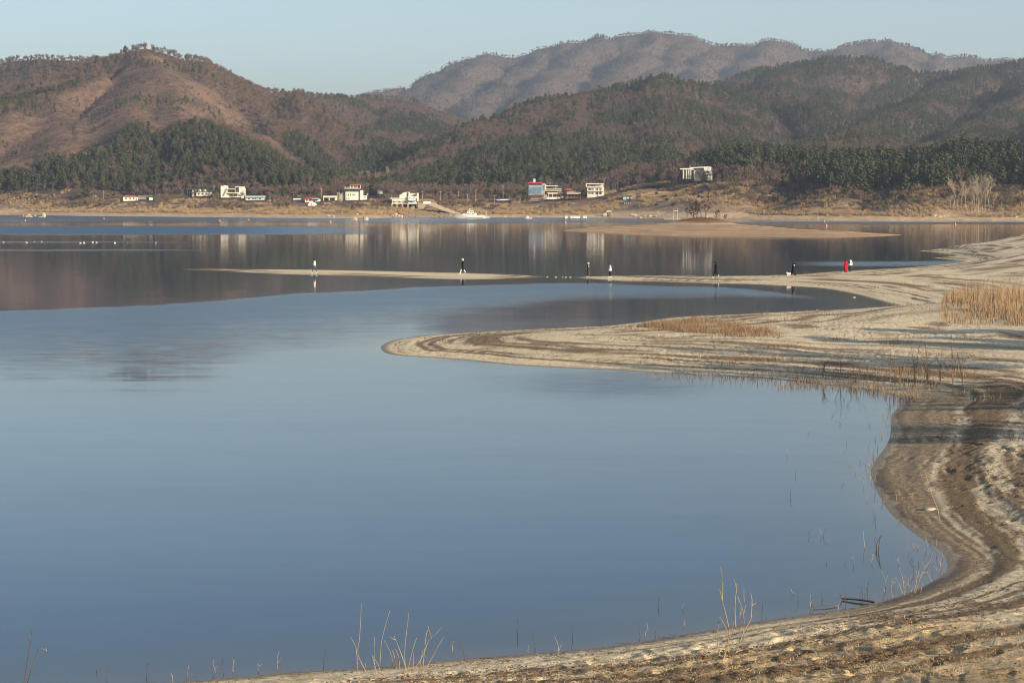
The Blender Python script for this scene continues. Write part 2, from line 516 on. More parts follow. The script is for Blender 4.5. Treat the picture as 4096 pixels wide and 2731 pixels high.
RIDGES = [
    # left hill
    R(.36, 14, (-700, 300, 2350), (-400, 280, 2350), (0, 264, 2350), (208, 240, 2300), (357, 247, 2250), (506, 237, 2100), (560, 222, 1950), (595, 204, 1900)),
    R(.36, 10, (595, 204, 1900), (643, 213, 1900), (685, 240, 1900), (744, 262, 1920), (804, 282, 1950), (863, 310, 2000), (952, 346, 2050), (1042, 372, 2100), (1167, 398, 2200), (1220, 392, 2300), (1310, 404, 2400), (1400, 408, 2500), (1500, 398, 2700)),
    R(.40, 12, (595, 204, 1900), (640, 300, 1750), (700, 420, 1600), (760, 505, 1480), (803, 535, 1420), (900, 580, 1370), (1000, 635, 1330), (1150, 710, 1270), (1330, 765, 1220)),
    R(.40, 10, (560, 222, 1950), (369, 314, 1780), (238, 368, 1700), (149, 416, 1640), (0, 463, 1560), (-200, 530, 1500), (-500, 600, 1450)),
    R(.42, 12, (595, 204, 1900), (565, 330, 1720), (545, 430, 1560), (540, 530, 1440), (470, 600, 1370), (330, 700, 1330), (200, 740, 1360), (60, 760, 1400)),
    R(.40, 12, (804, 282, 1950), (860, 385, 1780), (893, 462, 1680), (1000, 550, 1580), (1150, 650, 1460), (1340, 752, 1330)),
    R(.40, 12, (238, 368, 1700), (260, 480, 1560), (230, 590, 1450), (150, 690, 1370)),
    R(.40, 12, (1042, 372, 2100), (1110, 480, 1950), (1200, 580, 1750), (1330, 680, 1560)),
    R(.30, 12, (-300, 745, 1440), (-100, 735, 1430), (60, 745, 1420), (150, 765, 1400)),
    # middle hills
    R(.42, 14, (1300, 404, 2600), (1479, 392, 2700), (1550, 398, 2700), (1598, 415, 2700), (1717, 455, 2650), (1830, 500, 2550), (1930, 560, 2400)),
    R(.42, 14, (1479, 392, 2700), (1440, 470, 2450), (1400, 560, 2200), (1420, 660, 1900)),
    R(.42, 14, (1598, 415, 2700), (1620, 450, 2500), (1657, 472, 2350), (1640, 560, 2150), (1600, 660, 1900)),
    R(.42, 14, (1657, 472, 2350), (1750, 525, 2250), (1840, 595, 2100)),
    # right-centre hill
    R(.42, 14, (1560, 728, 1350), (1627, 712, 1400), (1717, 672, 1480), (1836, 580, 1600), (1925, 522, 1700), (2014, 484, 1780), (2103, 452, 1830), (2193, 422, 1880), (2282, 406, 1920), (2401, 403, 1960), (2460, 366, 2000), (2520, 340, 2020), (2639, 322, 2050), (2727, 345, 2080), (2823, 352, 2120), (2873, 380, 2150), (2886, 370, 2200), (3033, 352, 2200), (3109, 365, 2180), (3236, 422, 2100), (3300, 482, 2000), (3310, 570, 1850)),
    R(.42, 12, (2282, 406, 1920), (2250, 500, 1700), (2200, 590, 1520), (2150, 690, 1350)),
    R(.42, 12, (2460, 366, 2000), (2420, 470, 1800), (2430, 570, 1600), (2450, 660, 1400)),
    R(.42, 12, (2639, 322, 2050), (2610, 400, 1880), (2620, 500, 1700), (2680, 600, 1500), (2700, 670, 1350)),
    R(.42, 12, (2873, 380, 2150), (2850, 450, 1950), (2900, 540, 1750), (2950, 610, 1500)),
    R(.42, 12, (2014, 484, 1780), (2000, 580, 1600), (1960, 670, 1430)),
    # right hills
    R(.42, 16, (2950, 345, 2700), (2994, 314, 2750), (3109, 281, 2800), (3204, 268, 2800), (3274, 249, 2800), (3332, 244, 2800), (3459, 249, 2800), (3522, 276, 2800), (3573, 294, 2800), (3650, 300, 2800), (3745, 303, 2780), (3809, 300, 2760), (3872, 294, 2740), (3936, 284, 2720), (4031, 280, 2700), (4096, 258, 2680), (4300, 236, 2650), (4700, 230, 2600)),
    R(.42, 14, (3332, 244, 2800), (3300, 340, 2600), (3330, 430, 2400), (3340, 510, 2200)),
    R(.42, 14, (3573, 294, 2800), (3520, 390, 2550), (3450, 480, 2300)),
    R(.42, 14, (3204, 268, 2800), (3160, 340, 2550), (3170, 410, 2350)),
    R(.46, 12, (3936, 284, 2720), (3872, 322, 2550), (3777, 370, 2350), (3681, 434, 2150), (3586, 479, 2000), (3490, 516, 1850), (3363, 566, 1650), (3236, 600, 1450)),
    R(.42, 14, (4300, 236, 2650), (4150, 335, 2350), (4050, 425, 2100), (3950, 505, 1850), (3830, 575, 1600), (3700, 620, 1400)),
    R(.42, 14, (4700, 230, 2600), (4500, 380, 2100), (4300, 500, 1700), (4150, 600, 1350)),
    # low wooded rise behind the far shore
    R(.30, 16, (1700, 752, 1320), (1900, 728, 1310), (2100, 706, 1300), (2300, 700, 1290), (2500, 700, 1270), (2650, 690, 1250), (2800, 668, 1200), (3010, 642, 1130), (3236, 662, 1100), (3460, 662, 1080), (3620, 662, 1060), (3809, 648, 1040), (3904, 624, 1030), (4096, 624, 1020), (4600, 600, 1000)),
    R(.24, 14, (2520, 752, 1120), (2640, 741, 1110), (2760, 730, 1105), (2880, 732, 1105), (2990, 745, 1100)),
    R(.5, 10, (3460, 655, 1080), (3410, 715, 1010), (3370, 780, 960)),
    R(.5, 10, (3809, 648, 1040), (3750, 700, 985), (3715, 770, 930)),
    R(.32, 14, (3010, 642, 1130), (2960, 720, 1050), (2930, 790, 1010)),
    # far mountain
    R(.50, 26, (1250, 440, 5200), (1419, 389, 5200), (1508, 372, 5200), (1633, 347, 5200), (1776, 288, 5200), (1865, 260, 5200), (1907, 231, 5200), (1955, 216, 5200), (2002, 228, 5200), (2038, 240, 5200), (2086, 219, 5200), (2163, 198, 5200), (2217, 195, 5200), (2276, 175, 5200), (2342, 169, 5200), (2413, 147, 5200), (2485, 160, 5200), (2550, 139, 5200), (2639, 130, 5200), (2676, 134, 5200), (2746, 160, 5200), (2810, 172, 5200), (2854, 192, 5200), (2969, 182, 5200), (3033, 188, 5200), (3090, 168, 5200), (3173, 198, 5200), (3217, 209, 5200), (3319, 204, 5200), (3402, 179, 5200), (3554, 169, 5200), (3605, 188, 5200), (3669, 230, 5200), (3739, 220, 5200), (3796, 233, 5200), (3853, 228, 5200), (3942, 249, 5200), (4019, 239, 5200), (4063, 261, 5200), (4200, 290, 5200), (4500, 300, 5200)),
    R(.72, 16, (2413, 147, 5200), (2270, 255, 4800), (2150, 340, 4450), (2090, 430, 4100)),
    R(.72, 16, (2217, 195, 5200), (2060, 305, 4750), (1930, 400, 4350), (1860, 470, 4000)),
    R(.72, 16, (1955, 216, 5200), (1830, 325, 4750), (1720, 420, 4300)),
    R(.72, 16, (2639, 130, 5200), (2560, 210, 4850), (2450, 305, 4500), (2330, 420, 4100)),
    R(.72, 16, (2746, 160, 5200), (2700, 240, 4850), (2600, 310, 4500), (2520, 400, 4100)),
    R(.72, 16, (2854, 192, 5200), (2810, 245, 4850), (2760, 310, 4500)),
    R(.72, 16, (3090, 168, 5200), (3010, 245, 4850), (2920, 320, 4500)),
    R(.72, 16, (3402, 179, 5200), (3330, 240, 4850), (3230, 300, 4500)),
    R(.72, 16, (3554, 169, 5200), (3540, 240, 4850), (3480, 310, 4500)),
    R(.72, 16, (3739, 220, 5200), (3720, 280, 4850)), R(.72, 16, (3942, 249, 5200), (3900, 300, 4850)),
    R(.72, 16, (1776, 288, 5200), (1680, 360, 4800), (1580, 420, 4400)),
]

def far_base(X, Y):
    d = Y - np.interp(X, FS[:, 0], FS[:, 1])
    wob = 14 * fbm(X / 60, Y / 60, 3, 33)
    z = np.interp(d + wob * sstep(10, 60, d), _bd, _bz)
    # smooth tan sand hump on the left and low points
    for u, v, w, dep, a in ((640, 862, 36, 16, 1.9), (1040, 868, 40, 12, 0.7), (3300, 876, 26, 12, 1.3)):
        cx, cy = G(u, v)
        z = z + a * np.exp(-((X - cx) / w) ** 2 - ((Y - cy - 8) / dep) ** 2)
    return z, d

def far_h(X, Y):
    X = np.asarray(X, float); Y = np.asarray(Y, float)
    z, d = far_base(X, Y)
    amp = np.interp(Y, [900, 1300, 2000, 5000], [0, 10, 26, 60])
    sc = np.interp(Y, [900, 2000, 5000], [90, 170, 330])
    wx = X + amp * fbm(X / 170, Y / 170, 3, 1); wy = Y + amp * fbm(X / 170, Y / 170, 3, 2)
    kk = np.interp(Y, [900, 1400, 5000], [3, 8, 12])
    dwin = np.zeros(X.shape)
    for s, r0, pts in RIDGES:
        pts_a = np.array(pts)
        zmax = pts_a[:, 2].max(); reach = zmax / s + 60
        m = (X > pts_a[:, 0].min() - reach) & (X < pts_a[:, 0].max() + reach) & (Y > pts_a[:, 1].min() - reach) & (Y < pts_a[:, 1].max() + reach)
        if not m.any(): continue
        px = wx[m]; py = wy[m]
        best = np.full(px.shape, -1e9); bd = np.zeros(px.shape)
        for i in range(len(pts) - 1):
            x1, y1, z1 = pts[i]; x2, y2, z2 = pts[i + 1]
            dx, dy = x2 - x1, y2 - y1
            t = np.clip(((px - x1) * dx + (py - y1) * dy) / (dx * dx + dy * dy), 0, 1)
            dd = np.sqrt((px - x1 - t * dx) ** 2 + (py - y1 - t * dy) ** 2)
            cand = z1 + (z2 - z1) * t - s * (np.sqrt(dd * dd + r0 * r0) - r0)
            up = cand > best; best[up] = cand[up]; bd[up] = dd[up]
        k = kk[m]; a = z[m]
        dw_ = dwin[m]; dwin[m] = np.where(best > a, bd, dw_)
        hh = np.clip(0.5 + 0.5 * (best - a) / k, 0, 1)
        z[m] = a * (1 - hh) + best * hh + k * hh * (1 - hh) * 0.6
    hill = sstep(14, 45, z)
    g1 = np.interp(Y, [1000, 2000, 5200], [70, 105, 230]); qx = X + 0.35 * g1 * fbm(X / g1, Y / g1, 2, 64); qy = Y + 0.35 * g1 * fbm(X / g1, Y / g1, 2, 65)
    gul = np.abs(perlin(qx / g1, qy / (g1 * 1.7), 61)) + 0.45 * np.abs(perlin(qx / g1 * 2.1, qy / (g1 * 1.3), 62))
    z = z - hill * np.interp(Y, [1000, 1500, 2000, 5200], [3, 20, 34, 80]) * (gul - 0.12) * sstep(0, 1, dwin / (g1 * 0.8))
    z = z + hill * np.interp(Y, [1000, 1500, 2000, 5200], [2.0, 5, 6, 9]) * (fbm(X / np.interp(Y, [1000, 5200], [60, 190]), Y / np.interp(Y, [1000, 5200], [60, 190]), 4, 8))
    return z

FAR_Y = np.concatenate([np.linspace(770, 1180, 150), np.geomspace(1184, 6200, 400), np.array([6600, 7200, 8200, 9400])])
FAR_S = np.concatenate([np.linspace(-0.42, -0.29, 14), np.linspace(-0.285, 0.29, 600), np.linspace(0.297, 0.44, 18)])
_FX = FAR_S[None, :] * FAR_Y[:, None]
_FY = np.repeat(FAR_Y[:, None], len(FAR_S), 1)
FAR_Z = far_h(_FX.ravel(), _FY.ravel()).reshape(_FX.shape)
FAR_Z[-4:] = np.array([15, 10, 5, 5])[:, None]

def far_z(X, Y):
    """bilinear lookup in the far heightfield"""
    X = np.asarray(X, float); Y = np.asarray(Y, float)
    s = X / Y
    j = np.clip(np.searchsorted(FAR_S, s) - 1, 0, len(FAR_S) - 2)
    i = np.clip(np.searchsorted(FAR_Y, Y) - 1, 0, len(FAR_Y) - 2)
    a = np.clip((s - FAR_S[j]) / (FAR_S[j + 1] - FAR_S[j]), 0, 1); b = np.clip((Y - FAR_Y[i]) / (FAR_Y[i + 1] - FAR_Y[i]), 0, 1)
    return (FAR_Z[i, j] * (1 - a) + FAR_Z[i, j + 1] * a) * (1 - b) + (FAR_Z[i + 1, j] * (1 - a) + FAR_Z[i + 1, j + 1] * a) * b

FAR_ANG = (FAR_Z - H) / FAR_Y[:, None]
FAR_RUN = np.maximum.accumulate(FAR_ANG, 0)

def hit(u, v, dmin=800):
    """first far-terrain point seen at photograph pixel (u, v)"""
    s = (u - 2048) / F; a = (V0 - v) / F
    Ys = np.arange(dmin, 6000, 1.5)
    zs = far_z(s * Ys, Ys)
    k = np.argmax(zs - (H + a * Ys) > 0)
    if not (zs - (H + a * Ys) > 0).any(): k = 200
    return float(s * Ys[k]), float(Ys[k]), float(zs[k])

def proj(X, Y, Z):
    return 2048 + F * X / Y, V0 - F * (Z - H) / Y

CLEAR_PX = [(0, 470), (150, 430), (380, 320), (520, 240), (600, 210), (700, 260), (800, 330), (900, 400), (1000, 480), (1120, 580), (1240, 660), (1360, 740), (1330, 752), (1200, 690), (1080, 610), (960, 545), (880, 500), (790, 495), (700, 520), (640, 545), (600, 520), (560, 490), (500, 540), (460, 590), (380, 630), (260, 650), (210, 630), (130, 690), (0, 690), (-200, 690), (-200, 520)]
TANHILL_PX = [(2500, 770), (2580, 757), (2660, 762), (2760, 782), (2850, 806), (2700, 808), (2560, 800), (2500, 795)]

def build_far():
    X, Y, Z = _FX.ravel(), _FY.ravel(), FAR_Z.ravel()
    u, v = proj(X, Y, Z)
    wob = 25 * fbm(X / 80, Y / 80, 3, 51)
    clear = inpoly(u + wob, v + wob, CLEAR_PX) * (Y < 2400) * 1.0
    tan = inpoly(u + wob * 0.3, v + wob * 0.2, TANHILL_PX) * (Y < 1250) * 1.0
    sh = np.maximum(Y - np.interp(X, FS[:, 0], FS[:, 1]), Z * 10)
    idx = np.arange(X.size).reshape(_FX.shape)
    q = np.stack([idx[:-1, :-1], idx[:-1, 1:], idx[1:, 1:], idx[1:, :-1]], -1).reshape(-1, 4)
    keep = Z[q].max(1) > -2.5
    q = q[keep]
    used = np.zeros(X.size, bool); used[q.ravel()] = True
    mp = np.cumsum(used) - 1
    return np_mesh("hills", np.stack([X, Y, Z], 1)[used], mp[q], {'clear': clear[used], 'tan': tan[used], 'inland': sh[used]})

def hill_material():
    m, nt, p = new_mat("hillside")
    n1 = noise(nt, 0.02, 6, 0.6)
    n2 = noise(nt, 0.16, 6, 0.65)
    n3 = noise(nt, 0.5, 5, 0.7, mscale=(0.35, 0.12, 1.6))
    forest = ramp(nt, n2.outputs[0], [(0.3, (0.060, 0.044, 0.036)), (0.7, (0.125, 0.090, 0.068))])
    cl = ramp(nt, n2.outputs[0], [(0.28, (0.095, 0.063, 0.049)), (0.5, (0.15, 0.101, 0.077)), (0.72, (0.215, 0.15, 0.11))])
    cl = mixc(nt, ramp(nt, n1.outputs[0], [(0.42, 0.0), (0.6, 0.45)]), cl, (0.20, 0.125, 0.085))
    n4 = noise(nt, 0.045, 5, 0.7)
    cl = mixc(nt, ramp(nt, n4.outputs[0], [(0.45, 0.0), (0.58, 0.75)]), cl, (0.075, 0.055, 0.042))
    base = mixc(nt, attr(nt, 'clear'), forest, cl)
    tanc = ramp(nt, n2.outputs[0], [(0.3, (0.44, 0.31, 0.165)), (0.7, (0.60, 0.44, 0.25))])
    base = mixc(nt, attr(nt, 'tan'), base, tanc)
    # shore strip: sand at the waterline, dead grass on the bank above
    sd = math_n(nt, 'ADD', attr(nt, 'inland'), math_n(nt, 'MULTIPLY_ADD', n1.outputs[0], 26.0, -13.0))
    grass = ramp(nt, n3.outputs[0], [(0.3, (0.17, 0.12, 0.078)), (0.55, (0.29, 0.21, 0.135)), (0.75, (0.40, 0.30, 0.19))])
    sand = ramp(nt, n3.outputs[0], [(0.3, (0.40, 0.29, 0.18)), (0.6, (0.55, 0.41, 0.255)), (0.8, (0.66, 0.52, 0.35))])
    sd100 = math_n(nt, 'MULTIPLY', sd, 0.01)
    base = mixc(nt, ramp(nt, sd100, [(0.75, 1.0), (1.0, 0.0)]), base, grass)
    base = mixc(nt, ramp(nt, sd100, [(0.24, 1.0), (0.36, 0.0)]), base, sand)
    nt.links.new(base, p.inputs['Base Color'])
    p.inputs['Roughness'].default_value = 0.95
    p.inputs['Specular IOR Level'].default_value = 0.1
    bump(nt, p, n2.outputs[0], 2.2, 0.8)
    return m

HILL = hill_material()
hills = link("hills", build_far(), HILL, smooth=True)
tag(hills, kind="structure")

# ---- islet: low sandy hump with a red earth mound
_isl_px = [(2246, 923), (2330, 929), (2440, 935), (2600, 940), (2790, 942.5), (3000, 944.5), (3200, 946.5), (3400, 947), (3520, 944), (3608, 941)]
_isl_far = [(3560, 936), (3400, 929), (3200, 918), (3000, 909), (2800, 902), (2600, 903), (2450, 907), (2340, 914)]
ISL = smooth_poly([G(u, v) for u, v in _isl_px + _isl_far], 3, True)

def isl_h(X, Y):
    d = seg_dist(X, Y, ISL); d = np.where(inpoly(X, Y, ISL), d, -d)
    z = np.where(d > 0, 1.25 * (1 - np.exp(-np.maximum(d, 0) / 16)), 0.1 * d)
    mx, my = G(2810, 915)
    z = z + 2.0 * np.exp(-(((X - mx) / 8.5) ** 2) ** 1.1 - (((Y - my) / 6) ** 2) ** 1.3) + 0.5 * np.exp(-((X - mx) / 30) ** 2 - ((Y - my) / 22) ** 2)
    z = z + 0.25 * fbm(X / 8, Y / 8, 3, 44) * sstep(1, 6, d)
    return z, d

def build_islet():
    xs = np.linspace(10, 112, 300); ys = np.linspace(475, 745, 150)
    X, Y = [a.ravel() for a in np.meshgrid(xs, ys)]
    z, d = isl_h(X, Y)
    idx = np.arange(X.size).reshape(len(ys), len(xs))
    q = np.stack([idx[:-1, :-1], idx[:-1, 1:], idx[1:, 1:], idx[1:, :-1]], -1).reshape(-1, 4)
    q = q[d[q].max(1) > -5]
    used = np.zeros(X.size, bool); used[q.ravel()] = True
    mp = np.cumsum(used) - 1
    mx, my = G(2810, 915)
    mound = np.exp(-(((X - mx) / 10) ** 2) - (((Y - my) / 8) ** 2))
    return np_mesh("islet", np.stack([X, Y, z], 1)[used], mp[q], {'shore': d[used], 'mound': mound[used]})

def islet_material():
    m, nt, p = new_mat("islet_earth")
    n1 = noise(nt, 0.12, 5, 0.6)
    n2 = noise(nt, 1.2, 5, 0.65, mscale=(0.25, 1, 1.5))
    sandc = ramp(nt, n2.outputs[0], [(0.3, (0.33, 0.235, 0.14)), (0.55, (0.50, 0.38, 0.245)), (0.75, (0.62, 0.49, 0.33))])
    red = ramp(nt, n2.outputs[0], [(0.3, (0.34, 0.185, 0.095)), (0.7, (0.52, 0.32, 0.175))])
    geo = nt.nodes.new('ShaderNodeNewGeometry')
    n5 = noise(nt, 1.0, 4, 0.7, vec=geo.outputs['Position'], mscale=(0.02, 0.03, 7.0))
    sandc = mixc(nt, ramp(nt, n5.outputs[0], [(0.42, 0.0), (0.56, 0.7)]), sandc, (0.25, 0.165, 0.09))
    f = ramp(nt, n1.outputs[0], [(0.45, 0.0), (0.66, 0.7)])
    base = mixc(nt, f, sandc, red)
    edge = ramp(nt, math_n(nt, 'MULTIPLY', attr(nt, 'shore'), 0.1), [(0.0, 0.8), (0.35, 0.0)])
    base = mixc(nt, math_n(nt, 'MULTIPLY', edge, 0.55), base, red)
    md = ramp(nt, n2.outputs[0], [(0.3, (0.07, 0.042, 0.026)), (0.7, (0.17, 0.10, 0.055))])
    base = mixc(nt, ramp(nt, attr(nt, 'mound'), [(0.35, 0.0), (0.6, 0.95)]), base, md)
    nt.links.new(base, p.inputs['Base Color'])
    p.inputs['Roughness'].default_value = 0.95
    p.inputs['Specular IOR Level'].default_value = 0.1
    bump(nt, p, n2.outputs[0], 0.35, 0.7)
    return m

islet = link("islet", build_islet(), islet_material(), smooth=True)
tag(islet, kind="structure")

# ---- the lake
def build_water():
    vv = np.concatenate([[3600, 3100], np.arange(2800, 1680, -14), np.arange(1680, 850, -3.0), np.array([846, 840, 834])])
    Yr = H * F / (vv - V0)
    Yr = np.concatenate([[-400, 0], Yr])
    s = np.concatenate([[-1.4, -0.7, -0.4], np.linspace(-0.30, 0.30, 240), [0.4, 0.7, 1.4]])
    Yw = np.maximum(Yr, 400 * (Yr < 20) + Yr)
    X = s[None, :] * Yw[:, None]
    X[:, 0] = -2600; X[:, -1] = 2600
    Y = np.repeat(Yr[:, None], len(s), 1)
    x, y = X.ravel(), Y.ravel()
    u = 2048 + F * x / np.maximum(y, 20); v = V0 + F * H / np.maximum(y, 20)
    # wind-ruffled reaches (catspaws), fixed to the lake surface
    wob = fbm(x / 40, y / 70, 3, 15)
    n_s = fbm(u / 700, v / 22, 4, 16) + 0.5 * fbm(u / 240, v / 7, 2, 18)
    rip = np.zeros_like(x)
    def band(vc0, vc1, soft0, soft1, uu0, uu1, su, a):
        f = sstep(vc0 - soft0, vc0 + soft0, v + n_s * soft0 * 1.0) * (1 - sstep(vc1 - soft1, vc1 + soft1, v + n_s * soft1))
        return a * f * sstep(uu0 - su, uu0 + su, u) * (1 - sstep(uu1 - su, uu1 + su, u))
    rip = np.maximum(rip, band(862, 890, 3, 6, -3000, 2700, 500, 0.42))
    rip = np.maximum(rip, band(905, 938, 1.5, 2.5, -3000, 1250, 420, 0.95))
    rip = np.maximum(rip, band(966, 972, 3, 3, -3000, 700, 300, 0.35))
    rip = np.maximum(rip, band(998, 1003, 2, 2, -3000, 800, 300, 0.40))
    rip = np.maximum(rip, band(889, 897, 1.5, 1.5, 2950, 9000, 120, 0.8))
    rip = np.maximum(rip, band(1046, 1062, 4, 5, 3250, 9000, 160, 0.42))
    # broad ruffled sheet in front of the sand bar, soft toward the near cove
    top = np.interp(u, [-2000, 0, 620, 1200, 1900, 2300, 2900, 3300, 9000], [1262, 1245, 1222, 1176, 1141, 1132, 1150, 1190, 1200])
    bot = np.interp(u, [-2000, 0, 700, 1300, 1700, 2300, 2900, 3300, 9000], [1525, 1515, 1480, 1400, 1300, 1215, 1190, 1195, 1200])
    sheet = sstep(-5, 7, v - top + 6 * n_s) * (1 - sstep(-0.9, 0.12, (v - bot) / np.maximum(bot - top, 30) + 0.28 * n_s))
    rip = np.maximum(rip, 0.55 * sheet)
    # faint ruffle off the near spit, glassy cove in front
    e = np.exp(-((u - 2450) / 420) ** 2 - ((v - 1540) / 45) ** 2)
    rip = np.maximum(rip, 0.30 * e)
    rip = np.clip(rip, 0, 1)
    # depth below the surface near the shores
    d, b = near_sd(x, y)
    dep = np.clip(-np.maximum(d, b), 0, 30)
    idx = np.arange(x.size).reshape(X.shape)
    q = np.stack([idx[:-1, :-1], idx[:-1, 1:], idx[1:, 1:], idx[1:, :-1]], -1).reshape(-1, 4)
    return np_mesh("lake_water", np.stack([x, y, np.zeros_like(x)], 1), q, {'ripple': rip, 'off': dep, 'swl': np.interp(y, [0, 110, 180, 400], [1, 1, .25, .15])})

def water_material():
    m, nt, p = new_mat("lake_water")
    geo = nt.nodes.new('ShaderNodeNewGeometry')
    rip = attr(nt, 'ripple')
    def slopes(scale, mscale, detail, seed):
        mp = nt.nodes.new('ShaderNodeMapping')
        mp.inputs['Scale'].default_value = mscale
        mp.inputs['Location'].default_value = (seed * 3.1, seed * 7.7, seed)
        mp.inputs['Rotation'].default_value = (0, 0, 0.06 * seed - 0.1)
        nt.links.new(geo.outputs['Position'], mp.inputs['Vector'])
        n = nt.nodes.new('ShaderNodeTexNoise')
        n.inputs['Scale'].default_value = scale; n.inputs['Detail'].default_value = detail; n.inputs['Roughness'].default_value = 0.5
        nt.links.new(mp.outputs[0], n.inputs['Vector'])
        vm = nt.nodes.new('ShaderNodeVectorMath'); vm.operation = 'SUBTRACT'
        nt.links.new(n.outputs['Color'], vm.inputs[0]); vm.inputs[1].default_value = (0.5, 0.5, 0.5)
        return vm.outputs[0]
    def scaled(vec, amt):
        vm = nt.nodes.new('ShaderNodeVectorMath'); vm.operation = 'SCALE'
        nt.links.new(vec, vm.inputs[0])
        if isinstance(amt, (int, float)): vm.inputs['Scale'].default_value = amt
        else: nt.links.new(amt, vm.inputs['Scale'])
        return vm.outputs[0]
    def addv(a, b):
        vm = nt.nodes.new('ShaderNodeVectorMath'); vm.operation = 'ADD'
        nt.links.new(a, vm.inputs[0]); nt.links.new(b, vm.inputs[1])
        return vm.outputs[0]
    swell = slopes(0.30, (0.10, 1, 1), 3, 1)          # long faint swell
    calm = slopes(1.1, (0.5, 1, 1), 2, 2)
    chop = slopes(2.8, (0.22, 1, 1), 3, 3)
    tot = addv(scaled(swell, math_n(nt, 'MULTIPLY', attr(nt, 'swl'), 0.014)), scaled(calm, 0.008))
    tot = addv(tot, scaled(chop, math_n(nt, 'MULTIPLY', rip, 0.20)))
    mul = nt.nodes.new('ShaderNodeVectorMath'); mul.operation = 'MULTIPLY'
    nt.links.new(tot, mul.inputs[0]); mul.inputs[1].default_value = (0.6, 1, 0)
    upv = nt.nodes.new('ShaderNodeVectorMath'); upv.operation = 'ADD'
    nt.links.new(mul.outputs[0], upv.inputs[0]); upv.inputs[1].default_value = (0, 0, 1)
    nm = nt.nodes.new('ShaderNodeVectorMath'); nm.operation = 'NORMALIZE'
    nt.links.new(upv.outputs[0], nm.inputs[0])
    nt.links.new(nm.outputs[0], p.inputs['Normal'])
    off = math_n(nt, 'MULTIPLY', attr(nt, 'off'), 0.1)
    nt.links.new(ramp(nt, off, [(0.0, (0.07, 0.06, 0.046)), (0.12, (0.03, 0.036, 0.038)), (0.5, (0.004, 0.021, 0.052))]), p.inputs['Base Color'])
    nt.links.new(math_n(nt, 'MULTIPLY_ADD', rip, 0.33, 0.06), p.inputs['Roughness'])
    p.inputs['IOR'].default_value = 1.333
    return m

water = link("lake_water", build_water(), water_material())
tag(water, kind="structure")
# ================================================================ HAZE
def build_haze():
    o = MB().box(-4300, 4300, -600, 9800, -12, 560).build("haze", [])
    m = bpy.data.materials.new("haze_air"); m.use_nodes = True
    nt = m.node_tree
    nt.nodes.remove(nt.nodes['Principled BSDF'])
    pv = nt.nodes.new('ShaderNodeVolumePrincipled')
    pv.inputs['Color'].default_value = (0.66, 0.80, 1.0, 1)
    pv.inputs['Density'].default_value = 1.05e-4
    pv.inputs['Anisotropy'].default_value = 0.3
    nt.links.new(pv.outputs[0], nt.nodes['Material Output'].inputs['Volume'])
    o.data.materials.append(m)
    tag(o, kind="stuff")
    return o
haze = build_haze()

# ================================================================ FAR VEGETATION
M_PINE = leafy("pine_needles", (0.032, 0.043, 0.023), (0.080, 0.091, 0.046))
M_PBARK = plain("pine_bark", (0.16, 0.10, 0.07), 0.9)
M_TWIG = leafy("bare_twigs", (0.090, 0.064, 0.053), (0.175, 0.126, 0.098))
M_BARK = plain("grey_bark", (0.17, 0.14, 0.115), 0.9)
M_SHRUB = leafy("shrub_twigs", (0.095, 0.070, 0.052), (0.20, 0.145, 0.10))
M_GOLD = leafy("dead_grass", (0.25, 0.175, 0.10), (0.45, 0.33, 0.19), scale=0.8)
M_PALE = plain("pale_birch_bark", (0.33, 0.28, 0.22), 0.85, 0.25, 4.0)

def tri_cloud(centers, normals, size, rnd, jitter=0.6):
    """random small triangles lying near given normals"""
    vs = []; fs = []
    for c, n in zip(centers, normals):
        n = Vector(n) + Vector((rnd.gauss(0, 1), rnd.gauss(0, 1), rnd.gauss(0, 1))) * jitter
        n.normalize()
        a = n.orthogonal().normalized(); b = n.cross(a)
        t0 = rnd.uniform(0, 6.283); s = size * rnd.uniform(0.6, 1.4)
        k = len(vs)
        for q in range(3):
            t = t0 + q * 2.094 + rnd.uniform(-.4, .4)
            vs.append(Vector(c) + (a * math.cos(t) + b * math.sin(t)) * s)
        fs.append((k, k + 1, k + 2))
    return vs, fs

def pine_meshes(seed, h=8.0, dense=1.0):
    rnd = random.Random(seed)
    tr = MB()
    lean = (rnd.uniform(-.4, .4), rnd.uniform(-.4, .4))
    pt = lambda z: Vector((lean[0] * max(z / h, 0) ** 1.5, lean[1] * max(z / h, 0) ** 1.5, z))
    tr.tube([pt(-0.6), pt(h * .3), pt(h * .6), pt(h * .93)], [.16, .13, .09, .03], 5)
    cr = MB()
    nc = int(15 * dense)
    for i in range(nc):
        f = (i + .5) / nc
        z = h * (.26 + .72 * f)
        rmax = 1.75 * (1 - f) ** .7 * (1 if f > .15 else .75) + .25
        a = i * 2.4 + rnd.uniform(-.5, .5)
        r = rmax * rnd.uniform(.45, 1.0)
        c = pt(z) + Vector((math.cos(a) * r, math.sin(a) * r, rnd.uniform(-.3, .3)))
        tr.tube([pt(z - .5), c], [.045, .015], 3, cap=False)
        rx = rnd.uniform(.75, 1.15) * (1.05 - .45 * f); rz = rx * rnd.uniform(.5, .7)
        n = int(24)
        cs, ns = [], []
        for k in range(n):
            d = Vector((rnd.gauss(0, 1), rnd.gauss(0, 1), rnd.gauss(.25, 1))).normalized()
            cs.append(c + Vector((d.x * rx, d.y * rx, d.z * rz)) * rnd.uniform(.7, 1.05)); ns.append(d)
        vs, fs = tri_cloud(cs, ns, .42, rnd, .45)
        cr.add(vs, fs)
        cr.ball(c, (rx * .72, rx * .72, rz * .7), 6, 4)
    return tr.mesh("pine_trunk"), cr.mesh("pine_crown")

